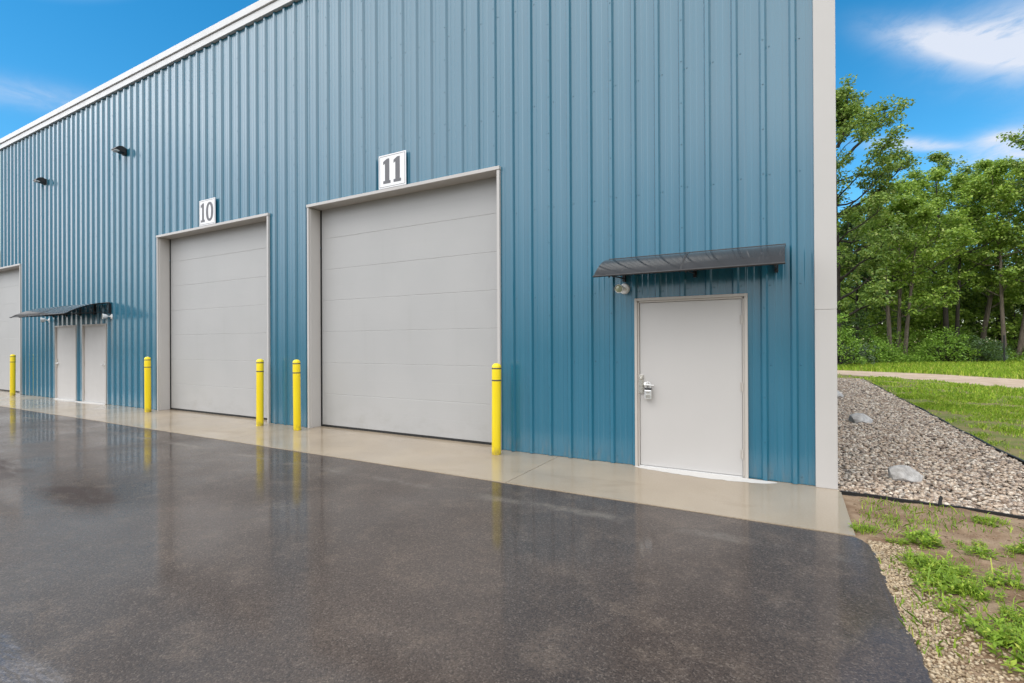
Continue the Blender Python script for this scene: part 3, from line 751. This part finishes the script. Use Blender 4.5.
for y0, y1, x1, dens, h, w in ((-4, 5, 5.5, 2600, .060, .007), (5, 12, 9, 1100, .070, .013), (12, 27, 13, 420, .085, .024)):
    n = int((y1-y0)*(x1-.3)*dens); x = RNG.uniform(.3 if y0 < 12 else -1, x1, n); y = RNG.uniform(y0, y1, n)
    k = keep_view(x, y) & ((x > 2.27) | (y > 19.75)) & ((side(pathn, x, y) < -.15)); x, y = x[k], y[k]
    cov = fbm(x, y, .75)*.5 + fbm(x+31, y, 3.2)*.5
    edge_b = np.clip((x-2.27)/.7, 0, 1)*.10
    k = (cov + edge_b + RNG.normal(0, .06, len(x))) > .555; x, y, cov = x[k], y[k], cov[k]
    X.append(x); Y.append(y); Hh.append(h*RNG.uniform(.5, 1.25, len(x))*(.6+.9*np.clip((cov-.42)*4, 0, 1))); W.append(np.full(len(x), w))
x, y, h, w = map(np.concatenate, (X, Y, Hh, W))
g = blades('grass', x, y, np.full(len(x), -.034), h, w, M['grass'], .6, 2); tag(g, 'patchy bright green grass between the gravel and the path', None, kind='stuff')
n = 60000; x = RNG.uniform(-2, 20, n); y = RNG.uniform(14, 42, n)
k = keep_view(x, y) & (side(pathf, x, y) > .1); x, y = x[k], y[k]
g = blades('verge_grass', x, y, np.full(len(x), -.034), .22*RNG.uniform(.5, 1.5, len(x)), np.full(len(x), .035), M['grass'], .5, 3); tag(g, 'bright grass verge between the path and the woods', None, kind='stuff')

def weed_mesh(name, stems, rad, h, leaf, seed, grassy=0):
    rg = np.random.default_rng(seed); V = []; Fq = []
    for s in range(stems):
        r = rad*math.sqrt(rg.random()); a = rg.uniform(0, 2*math.pi); bx, by = r*math.cos(a), r*math.sin(a)
        hh = h*rg.uniform(.45, 1.1)*(1-.5*(r/rad)**2); lx, ly = rg.normal(0, .28, 2)*hh + np.array([math.cos(a), math.sin(a)])*.25*hh
        nl = int(rg.integers(7, 13))
        for i in range(nl):
            t = (i+.6)/nl; c = np.array([bx+lx*t*t, by+ly*t*t, hh*t]); az = i*2.4 + rg.uniform(-.5, .5); L = leaf*rg.uniform(.7, 1.3)*(1.15-.5*t); el = rg.uniform(.1, .9)
            d = np.array([math.cos(az)*math.cos(el), math.sin(az)*math.cos(el), math.sin(el)]); sd = np.array([-math.sin(az), math.cos(az), 0])*L*.21
            dr = np.array([0, 0, -.18*L]); k = len(V)
            V += [c, c+d*L*.45+sd, c+d*L+dr, c+d*L*.45-sd]; Fq.append((k, k+1, k+2, k+3))
        k = len(V); q = np.array([.0022, 0, 0]); V += [np.array([bx, by, -.01])-q, np.array([bx, by, -.01])+q, np.array([bx+lx, by+ly, hh])+q*.5, np.array([bx+lx, by+ly, hh])-q*.5]; Fq.append((k, k+1, k+2, k+3))
    for i in range(grassy):
        r = rad*rg.random(); a = rg.uniform(0, 2*math.pi); k = len(V); b = np.array([r*math.cos(a), r*math.sin(a), -.01]); d = np.array([math.cos(a+rg.normal(0, .6)), math.sin(a+rg.normal(0, .6)), 0])
        L = h*rg.uniform(.8, 1.7); sd = np.array([-d[1], d[0], 0])*.0035; m = b + d*L*.3 + np.array([0, 0, L*.75]); e = b + d*L*.75 + np.array([0, 0, L*.8])
        V += [b-sd, b+sd, m+sd*.8, m-sd*.8]; Fq.append((k, k+1, k+2, k+3)); V += [m-sd*.8, m+sd*.8, e+sd*.1, e-sd*.1]; Fq.append((k+4, k+5, k+6, k+7))
    return np_mesh(name, np.array(V), np.array(Fq), M['weed'])
WEEDS = [
    ((.50, -1.36), 30, .13, .13, .055, 0, 'bushy green weed clump alone on the soil near the gravel edging'),
    ((.80, -1.50), 12, .08, .10, .045, 0, 'small upright weed right of the bushy clump on bare soil'),
    ((1.10, -.58), 22, .12, .05, .035, 60, 'low grassy tuft at the black edging'),
    ((1.42, -.72), 20, .14, .05, .035, 60, 'grassy tuft at the black edging where the frame cuts it'),
    ((1.10, -1.28), 14, .08, .10, .05, 0, 'small leafy weed on the soil beside the right frame edge'),
    ((.10, -1.30), 14, .09, .07, .04, 25, 'yellowish weed tuft against the apron corner'),
    ((.30, -1.50), 9, .07, .06, .035, 10, 'tiny weed tuft in the tan crushed stone by the apron'),
    ((.42, -2.25), 16, .12, .13, .05, 10, 'loose leafy weed beside the asphalt and crushed stone'),
    ((.50, -1.95), 18, .13, .12, .05, 10, 'pale leafy weed midway between asphalt and big green mass'),
]
for i, ((wx, wy), st, rad, hh, lf, gr, lab) in enumerate(WEEDS):
    me = weed_mesh('weed', st, rad, hh, lf, 40+i, gr)
    tag(link('weed', me, None, (wx, wy, float(soil_z(np.array([wx]), np.array([wy]))[0]))), lab, 'weed', 'weeds on the bare soil')
# the matted weeds at the lower right: one mass
n = 5200; x = RNG.uniform(.12, 2.6, n); y = RNG.uniform(-4.2, -.25, n); k = (y < edge_front(x)-.03) & (fbm(x, y, 2.6) + RNG.normal(0, .08, n) > .54); x, y = x[k], y[k]
g = blades('sprouts', x, y, soil_z(x, y), RNG.uniform(.015, .07, len(x)), RNG.uniform(.004, .011, len(x)), M['weed'], .8, 9); tag(g, 'tiny green sprouts sprinkled over the bare soil', None, kind='stuff')
n = 900; x = RNG.uniform(.12, 2.6, n); y = RNG.uniform(-4.2, -.25, n); k = y < edge_front(x)-.03; x, y = x[k], y[k]
g = blades('dry_straw', x, y, soil_z(x, y)+.004, np.full(len(x), .006), np.full(len(x), .004), M['straw'], 1, 10)
me = g.data; co_ = np.empty(len(me.vertices)*3, dtype=np.float32); me.vertices.foreach_get('co', co_); co_ = co_.reshape(-1, 5, 3); c0 = co_[:, :1]; d_ = co_ - c0; a_ = RNG.uniform(3, 12, (len(x), 1))
d_[:, 2:, :2] += (np.stack([np.cos(a_), np.sin(a_)], -1)*RNG.uniform(.02, .06, (len(x), 1, 1)))*np.array([.6, 1, .6])[None, :, None]; me.vertices.foreach_set('co', (c0+d_).astype(np.float32).ravel()); me.update()
tag(g, 'dry straw and dead stalks scattered on the soil', None, kind='stuff')
V = []; F = []; off = 0
protos = [weed_mesh('w', 9, .09, .10, .045, 70+i, 5) for i in range(5)]
PV = []
for me in protos:
    a = np.empty(len(me.vertices)*3, dtype=np.float32); me.vertices.foreach_get('co', a); PV.append(a.reshape(-1, 3)); bpy.data.meshes.remove(me)
rg = np.random.default_rng(5)
for i in range(560):
    wy = -1.85 - 2.3*rg.random() if i < 420 else -.75 - 1.3*rg.random(); wx = .34 + .03*(-wy-2) + 1.9*rg.random()**1.1; wy -= .10*(wx-.5)
    if fbm(np.array([wx]), np.array([wy]), 3.1)[0] < .515 + .05*rg.normal(): continue
    p = PV[i % 5]; a = rg.uniform(0, 6.28); s = rg.uniform(.45, 1.2) if i < 420 else rg.uniform(.25, .6)
    q = p*s; q = np.stack([q[:, 0]*math.cos(a)-q[:, 1]*math.sin(a)+wx, q[:, 0]*math.sin(a)+q[:, 1]*math.cos(a)+wy, q[:, 2]+float(soil_z(np.array([wx]), np.array([wy]))[0])], -1)
    if i >= 420: q[:, 2] -= .012
    F.append(np.arange(len(q)).reshape(-1, 4)+off); V.append(q); off += len(q)
g = link('weeds', np_mesh('weeds', np.concatenate(V), np.concatenate(F), M['weed'])); tag(g, 'matted green weeds spreading over the soil beside the asphalt', None, kind='stuff')

# ------------------------------------------------------------------ trees
def leaves_at(C, n_per, rad, flat, size, rg):
    """quads scattered in flattened blobs round the centres C (k,3); rad (k,)"""
    k = len(C); n = k*n_per; c = np.repeat(C, n_per, 0); r = np.repeat(rad, n_per)
    d = rg.normal(0, 1, (n, 3)); d /= np.linalg.norm(d, axis=1)[:, None]; rr = rg.random(n)**.45
    p = c + d*(rr*r)[:, None]*np.array([1, 1, flat])
    nrm = rg.normal(0, .55, (n, 3)); nrm[:, 2] += 1.0; nrm += d*.5; nrm /= np.linalg.norm(nrm, axis=1)[:, None]
    t = np.cross(nrm, rg.normal(0, 1, (n, 3))); t /= np.linalg.norm(t, axis=1)[:, None]; b = np.cross(nrm, t)
    L = size*rg.uniform(.6, 1.35, n)[:, None]; Wd = L*.36
    V = np.stack([p - t*L*.5, p + b*Wd - t*L*.02, p + t*L*.5 - nrm*L*.12, p - b*Wd - t*L*.02], 1).reshape(-1, 3)
    return V
def limb(rg, p0, d0, L, n, up, wob):
    pts = [np.array(p0)]; d = np.array(d0)/np.linalg.norm(d0)
    for i in range(n):
        d = d + rg.normal(0, wob, 3) + np.array([0, 0, up/n]); d /= np.linalg.norm(d); pts.append(pts[-1] + d*L/n)
    return pts
def tree_meshes(seed, h, r0, bare, spread, stems=((0, 0, 0, 0),), n_limb=15, leaf=.20, n_per=46, leafmat='leafA', barkmat='bark', shape=.55, up=.5, extra=(), nsub=6, cl=.62, flat=.55):
    """stems: (dx, dy, leanx, leany) - returns trunk MB, leaf vertex array. shape = relative height of the widest part"""
    rg = np.random.default_rng(seed); mb = MB(); C = []; Rd = []
    H0 = h/len(stems)**.12
    for si, st in enumerate(stems):
        hs = H0*rg.uniform(.88, 1.0) if si else H0
        lean = np.array([st[2], st[3], 0]); n = 11; tr = []
        wv = rg.normal(0, .02, (n+1, 2)).cumsum(0)*hs*.16
        for i in range(n+1):
            t = i/n; tr.append(np.array([st[0]+lean[0]*t**1.2*hs+wv[i, 0]*t, st[1]+lean[1]*t**1.2*hs+wv[i, 1]*t, hs*t*.94]))
        rs = r0*(1 if not si else rg.uniform(.7, .95))
        rad = [rs*(1.35 if i == 0 else 1)*(1-.88*(i/n)**.9) for i in range(n+1)]
        mb.tube(tr, rad, 9)
        nl = max(5, int(n_limb/len(stems)**.6)); a0 = rg.uniform(0, 6.28)
        for j in range(nl):
            f = bare + (1-bare)*((j+.5)/nl)**.95; f = min(f + rg.normal(0, .02), .985)
            k = f*n; i0 = min(int(k), n-1); p = tr[i0] + (tr[i0+1]-tr[i0])*(k-i0)
            prof = max(.18, 1-abs((f-shape)/(1.02-shape if f > shape else shape-bare+.35))**1.7)
            L = spread*prof*rg.uniform(.75, 1.15); az = a0 + j*2.4 + rg.normal(0, .25)
            el = rg.uniform(.15, .55) + .9*max(0, f-.7)
            d = (math.cos(az)*math.cos(el), math.sin(az)*math.cos(el), math.sin(el))
            pts = limb(rg, p, d, L, 6, up, .13); rr = max(.02, rad[i0]*.5*(L/spread)**.5)
            mb.tube(pts, [rr*(1-.8*q/6) for q in range(7)], 6, cap=False)
            for q in range(nsub):
                u = .28 + .72*(q+rg.random())/nsub; k2 = min(int(u*6), 5); pp = pts[k2] + (pts[k2+1]-pts[k2])*(u*6-k2)
                dd = (pts[k2+1]-pts[k2])/np.linalg.norm(pts[k2+1]-pts[k2]) + rg.normal(0, .75, 3); dd[2] += .12
                ls = L*.34*rg.uniform(.7, 1.3)*(1.25-.5*u); sp = limb(rg, pp, dd, ls, 3, .35, .18)
                mb.tube(sp, [rr*.32, rr*.22, rr*.15, rr*.06], 4, cap=False)
                C += [sp[2], sp[3]]; Rd += [cl*rg.uniform(.6, 1.05), cl*rg.uniform(.75, 1.3)]
            C.append(pts[-1]); Rd.append(cl*rg.uniform(.8, 1.2))
    for (p, d, L) in extra:                            # named big limbs
        pts = limb(rg, p, d, L, 7, .35, .10); mb.tube(pts, [r0*.42*(1-.82*q/7) for q in range(8)], 7, cap=False)
        for q in range(12):
            u = .32 + .68*(q+rg.random())/12; k2 = min(int(u*7), 6); pp = pts[k2] + (pts[k2+1]-pts[k2])*(u*7-k2)
            sp = limb(rg, pp, np.array(d)*.4 + rg.normal(0, .8, 3), L*.26*rg.uniform(.6, 1.2), 3, .4, .2); mb.tube(sp, [r0*.11, r0*.08, r0*.05, r0*.02], 4, cap=False)
            C += [sp[2], sp[3]]; Rd += [cl*rg.uniform(.6, 1.), cl*rg.uniform(.7, 1.25)]
    V = leaves_at(np.array(C), n_per, np.array(Rd), flat, leaf, rg)
    return mb, V
def plant_tree(label, loc, seed, *, group='trees at the edge of the woods', **kw):
    mb, V = tree_meshes(seed, **kw)
    t = thing('tree', label, 'tree', loc, 0, group)
    mb.build('trunk', M[kw.get('barkmat', 'bark')], t, smooth=True, fixn=False)
    link('crown', np_mesh('crown', V, np.arange(len(V)).reshape(-1, 4), M[kw.get('leafmat', 'leafA')]), t)
    return t
plant_tree('tallest tree, rising beside the building corner with limbs reaching over', (2.4, 36.0, -.05), 101, h=20.0, r0=.30, bare=.14, spread=5.2, n_limb=38, leafmat='leafA', shape=.5, leaf=.19, n_per=62,
           extra=(((.1, 0, 14.2), (.80, .25, .78), 5.6), ((.1, 0, 15.5), (.45, .1, .9), 4.6), ((0, 0, 10.5), (.85, -.1, .5), 5.0)))
plant_tree('three-stemmed tree with dark forked stems and one pale leaning stem', (6.75, 41.3, -.05), 102, h=15.5, r0=.19, bare=.25, spread=4.0, stems=((-.55, 0, -.035, 0), (.05, .5, .02, 0), (.35, .1, .075, .02)), n_limb=24, leafmat='leafB', barkmat='palebark', shape=.6)
plant_tree('dark double-trunked tree with straight dark stems', (10.9, 46.3, -.05), 103, h=17.5, r0=.24, bare=.29, spread=4.3, stems=((-.3, 0, -.03, 0), (.3, 0, .04, .02)), n_limb=25, leafmat='leafB', shape=.7)
plant_tree('tree with a tilted grey trunk leaning to the right', (13.4, 49.3, -.05), 104, h=16.5, r0=.22, bare=.26, spread=4.0, stems=((0, 0, .15, .04),), n_limb=21, leafmat='leafB', barkmat='palebark', shape=.75)
plant_tree('slender tree with a pale bare trunk curving slightly to the left', (13.9, 45.6, -.05), 105, h=16.0, r0=.17, bare=.30, spread=3.6, stems=((0, 0, -.045, 0),), n_limb=16, leafmat='leafB', barkmat='palebark', shape=.75)
plant_tree('stout pale-trunked tree leaning right at the frame edge', (15.0, 46.5, -.05), 106, h=16.5, r0=.23, bare=.28, spread=4.0, stems=((0, 0, .12, .02),), n_limb=17, leafmat='leafA', barkmat='palebark', shape=.75)
plant_tree('tree half out of frame with a leafy branch entering high on the right', (17.6, 45.0, -.05), 107, h=20.5, r0=.25, bare=.22, spread=4.2, n_limb=20, leafmat='leafA', shape=.6, extra=(((0, 0, 15.0), (-.87, -.48, .12), 4.3),))
plant_tree('broad light green tree behind the three-stemmed one', (8.9, 50.0, -.05), 108, h=17.0, r0=.22, bare=.22, spread=4.6, n_limb=21, leafmat='leafB', shape=.6)
plant_tree('young dark tree with low branches behind the near shrubs', (4.3, 43.5, -.05), 109, h=13.5, r0=.16, bare=.08, spread=4.2, n_limb=22, leafmat='leafC', shape=.3)
plant_tree('airy olive green tree with sparse top showing sky', (11.4, 53.0, -.05), 110, h=20.0, r0=.24, bare=.30, spread=3.6, n_limb=17, leafmat='leafA', shape=.65, n_per=32)
plant_tree('bushy tree outside the right frame edge', (21.5, 50.0, -.05), 111, h=17.5, r0=.24, bare=.2, spread=4.8, n_limb=20, leafmat='leafB', shape=.55)
plant_tree('round pale green tree right of the double trunk', (15.6, 53.0, -.05), 112, h=18.5, r0=.24, bare=.3, spread=4.4, n_limb=20, leafmat='leafB', shape=.65)

def plant_shrub(label, loc, seed, r, h, leafmat, n_c=34, n_per=60, leaf=.13):
    rg = np.random.default_rng(seed); mb = MB(); C = []
    for i in range(n_c):
        az = rg.uniform(0, 6.28); el = math.acos(1-rg.random()*.98); rr = rg.uniform(.55, 1)
        c = np.array([r*math.sin(el)*math.cos(az)*rr, r*math.sin(el)*math.sin(az)*rr, h*(.12+.80*math.cos(el)*rr)]); C.append(c)
        mb.tube([(c[0]*.08, c[1]*.08, 0), (c[0]*.4, c[1]*.4, c[2]*.5), tuple(c)], [.03, .02, .008], 5, cap=False)
    V = leaves_at(np.array(C), n_per, rg.uniform(.28, .55, n_c)*min(1, r), .8, leaf, rg); V[:, 2] = np.maximum(V[:, 2], .01)
    t = thing('shrub', label, 'shrub', loc, 0, 'shrubs along the foot of the woods')
    mb.build('stems', M['bark'], t, fixn=False)
    link('foliage', np_mesh('foliage', V, np.arange(len(V)).reshape(-1, 4), M[leafmat]), t)
plant_shrub('tall bright green shrub beside the building corner', (1.9, 29.8, -.04), 201, 1.5, 3.6, 'leafD', 60)
plant_shrub('low bluish shrub next to the tall bright one', (3.2, 32.6, -.04), 202, 1.3, 2.0, 'leafE', 36)
plant_shrub('bright low shrub left of the three-stemmed tree', (4.5, 35.6, -.04), 203, 1.6, 2.1, 'leafD', 44)
plant_shrub('wide bright shrub right of the three-stemmed tree', (8.9, 38.9, -.04), 204, 1.9, 2.7, 'leafD', 56)
plant_shrub('dark rounded shrub in front of the double trunk', (10.3, 39.6, -.04), 205, 1.8, 2.3, 'leafC', 46)
plant_shrub('pale silvery shrub near the thin black post', (11.3, 41.0, -.04), 206, 1.5, 2.0, 'leafE', 40)
plant_shrub('green shrub behind the pale bare trunk', (12.9, 44.0, -.04), 207, 1.4, 1.7, 'leafC', 36)
plant_shrub('dark shrub at the right frame edge', (16.6, 46.0, -.04), 208, 1.7, 2.1, 'leafC', 40)

# far woods behind: one mass
Vs = []; mbw = MB(); rg = np.random.default_rng(77); MI = []
spots = [(rg.uniform(-4, 34), rg.uniform(54, 72)) for _ in range(44)] + [(1+i*1.5, 46.5+rg.uniform(-1, 5)+i*.5) for i in range(20)]
for i, (wx, wy) in enumerate(spots):
    low = i >= 44
    mbt, V = tree_meshes(300+i, rg.uniform(13, 16.5) if not low else rg.uniform(5.5, 8.5), .18 if not low else .08, .08, 4.4 if not low else 3.0, n_limb=15 if not low else 13, leaf=.34 if not low else .24, n_per=20 if not low else 26, shape=.35, nsub=5, cl=.95 if not low else .8)
    V = V + np.array([wx, wy, -.05]); Vs.append(V); MI.append(np.full(len(V)//4, int(rg.integers(0, 2)) if not low else int(rg.choice([0, 1, 2, 2]))))
    b = len(mbw.v); mbw.v += [(v[0]+wx, v[1]+wy, v[2]-.05) for v in mbt.v]; mbw.f += [tuple(b+k for k in f) for f in mbt.f]; mbw.m += [0]*len(mbt.f)
C = np.stack([rg.uniform(-4, 40, 1700), rg.uniform(56, 78, 1700), rg.random(1700)**1.2*8], -1); V = leaves_at(C, 15, rg.uniform(.9, 1.6, 1700), .8, .42, rg); Vs.append(V); MI.append(np.zeros(len(V)//4))
V = np.concatenate(Vs); g = link('woods', np_mesh('woods', V, np.arange(len(V)).reshape(-1, 4), [M['leafC'], M['leafA'], M['leafB']], np.concatenate(MI)))
tag(g, 'dense dark green woods filling the space behind the front trees', None, kind='stuff')
g2 = mbw.build('woods_trunks', M['bark'], g, smooth=True, fixn=False); g2['kind'] = 'stuff'
# undergrowth along the wood's foot
n = 1500; x = RNG.uniform(0, 24, n); q = RNG.uniform(0, 1, n)**1.4; y = 31.2 + .80*x + 14*q
C = np.stack([x, y, RNG.uniform(.05, .5, n) + RNG.random(n)**2*2.6*np.clip(q*2.2, 0, 1)], -1); V = leaves_at(C, 34, RNG.uniform(.3, .6, n), .6, .13, RNG); V[:, 2] = np.maximum(V[:, 2], -.03)
g = link('undergrowth', np_mesh('undergrowth', V, np.arange(len(V)).reshape(-1, 4), M['leafD'])); tag(g, 'low leafy undergrowth along the edge of the woods', None, kind='stuff')

# ------------------------------------------------------------------ sky and sun
SUN_AZ, SUN_EL = R(205), R(52)     # azimuth from +Y clockwise: behind the camera and a little to its left
world = bpy.data.worlds.new('World'); S.world = world; world.use_nodes = True
t = NT(world.node_tree); bg = t.n['Background']
sky = t.new('ShaderNodeTexSky'); sky.sky_type = 'NISHITA'; sky.sun_disc = False; sky.sun_elevation = SUN_EL; sky.sun_rotation = SUN_AZ
sky.air_density = 1.0; sky.dust_density = .2; sky.ozone_density = 3.0
d = t.new('ShaderNodeTexCoord').outputs['Generated']
sep = t.new('ShaderNodeSeparateXYZ'); t.put(sep.inputs[0], d); x, y, z = sep.outputs
az = t.math('MULTIPLY', t.math('ARCTAN2', x, y), 180/math.pi); el = t.math('MULTIPLY', t.math('ARCSINE', z), 180/math.pi)
hsv = t.new('ShaderNodeHueSaturation'); hsv.inputs['Hue'].default_value = .487; hsv.inputs['Saturation'].default_value = 1.38; hsv.inputs['Value'].default_value = 1.95; t.put(hsv.inputs['Color'], sky.outputs[0])
cv = t.new('ShaderNodeCombineXYZ'); zz = t.math('ADD', z, .12)
t.put(cv.inputs[0], t.math('DIVIDE', x, zz)); t.put(cv.inputs[1], t.math('DIVIDE', y, zz))
wisp = t.noise(t.scalev(cv.outputs[0], (1.2, 3.2, 1)), 1.3, 7, .62, .5)
puff = t.noise(cv.outputs[0], .55, 7, .6, .3)
def lobe(a0, e0, sa, se, slope, amp):
    da = t.math('SUBTRACT', az, a0); de = t.math('SUBTRACT', t.math('SUBTRACT', el, e0), t.math('MULTIPLY', da, slope))
    q = t.math('ADD', t.math('POWER', t.math('ABSOLUTE', t.math('DIVIDE', da, sa)), 2), t.math('POWER', t.math('ABSOLUTE', t.math('DIVIDE', de, se)), 2))
    return t.math('MULTIPLY', t.math('POWER', 2.718, t.math('MULTIPLY', q, -1)), amp)
lobes = [(12.5, 24.0, 4.8, 1.3, -.45, 1.05), (18.0, 22.3, 5.5, 2.6, -.25, 1.15), (8.6, 17.3, 2.6, .5, -.22, .8), (11.5, 16.4, 2.0, .35, -.2, .6), (15.3, 16.1, 1.6, .6, -.1, .95), (16.5, 14.7, 3.4, .7, -.1, .9), (21, 15.4, 4, 1.6, -.1, .9), (-73, 19.8, 5.5, 1.0, .1, .35)]
ws = None
for l in lobes: ws = lobe(*l) if ws is None else t.math('ADD', ws, lobe(*l))
ws = t.math('MULTIPLY', ws, t.mr(t.noise(cv.outputs[0], 7, 8, .65, .4), .30, .62, .45, 1.05), clamp=True)
# broken bright cloud over the half of the sky behind the camera and overhead
back = t.mr(t.math('MULTIPLY', y, -1), -.16, .22)
top = t.mr(z, .62, .85)
west = t.mr(lobe(-78, 43, 18, 14, 0, 1.0), .22, .6)      # unseen cloud bank added over the building's far end to whiten the near puddle
wb = t.mr(t.math('MULTIPLY', x, -1), .50, .92, 1, 1.4)      # the deck is brightest low in the west
deck = t.math('MULTIPLY', t.math('MAXIMUM', t.math('MAXIMUM', back, top), west), t.mr(puff, .25, .60, .75, 1.0))
def comb3(v):
    n = t.new('ShaderNodeCombineXYZ')
    for i in range(3): t.put(n.inputs[i], v)
    return n.outputs[0]
fin = t.mix(t.math('MULTIPLY', ws, .9), hsv.outputs[0], (8.2, 8.6, 9.6))
fin = t.mix(t.math('MULTIPLY', deck, .95), fin, t.mix(1, t.mix(1, t.mix(t.mr(puff, .3, .7), (22, 22.3, 23), (31, 31, 31.3)), t.ramp(z, [(0, .20), (.04, .25), (.16, .56), (.36, 1.0), (.6, 1.0), (1, .8)]), 'MULTIPLY'), comb3(wb), 'MULTIPLY'))
t.put(bg.inputs['Color'], fin); bg.inputs['Strength'].default_value = .10

sun = bpy.data.lights.new('sun', 'SUN'); sun.energy = .6; sun.angle = R(18); sun.color = (1, .96, .90)
so = bpy.data.objects.new('sun', sun); COL.objects.link(so)
dv = Vector((math.sin(SUN_AZ)*math.cos(SUN_EL), math.cos(SUN_AZ)*math.cos(SUN_EL), math.sin(SUN_EL)))
so.rotation_euler = dv.to_track_quat('Z', 'Y').to_euler(); so.location = (0, -20, 30)

S.view_settings.view_transform = 'Standard'; S.view_settings.look = 'None'; S.view_settings.exposure = 0.0; S.view_settings.gamma = 1
S.render.film_transparent = False
S.cycles.use_denoising = True
S.cycles.max_bounces = 8; S.cycles.transparent_max_bounces = 8
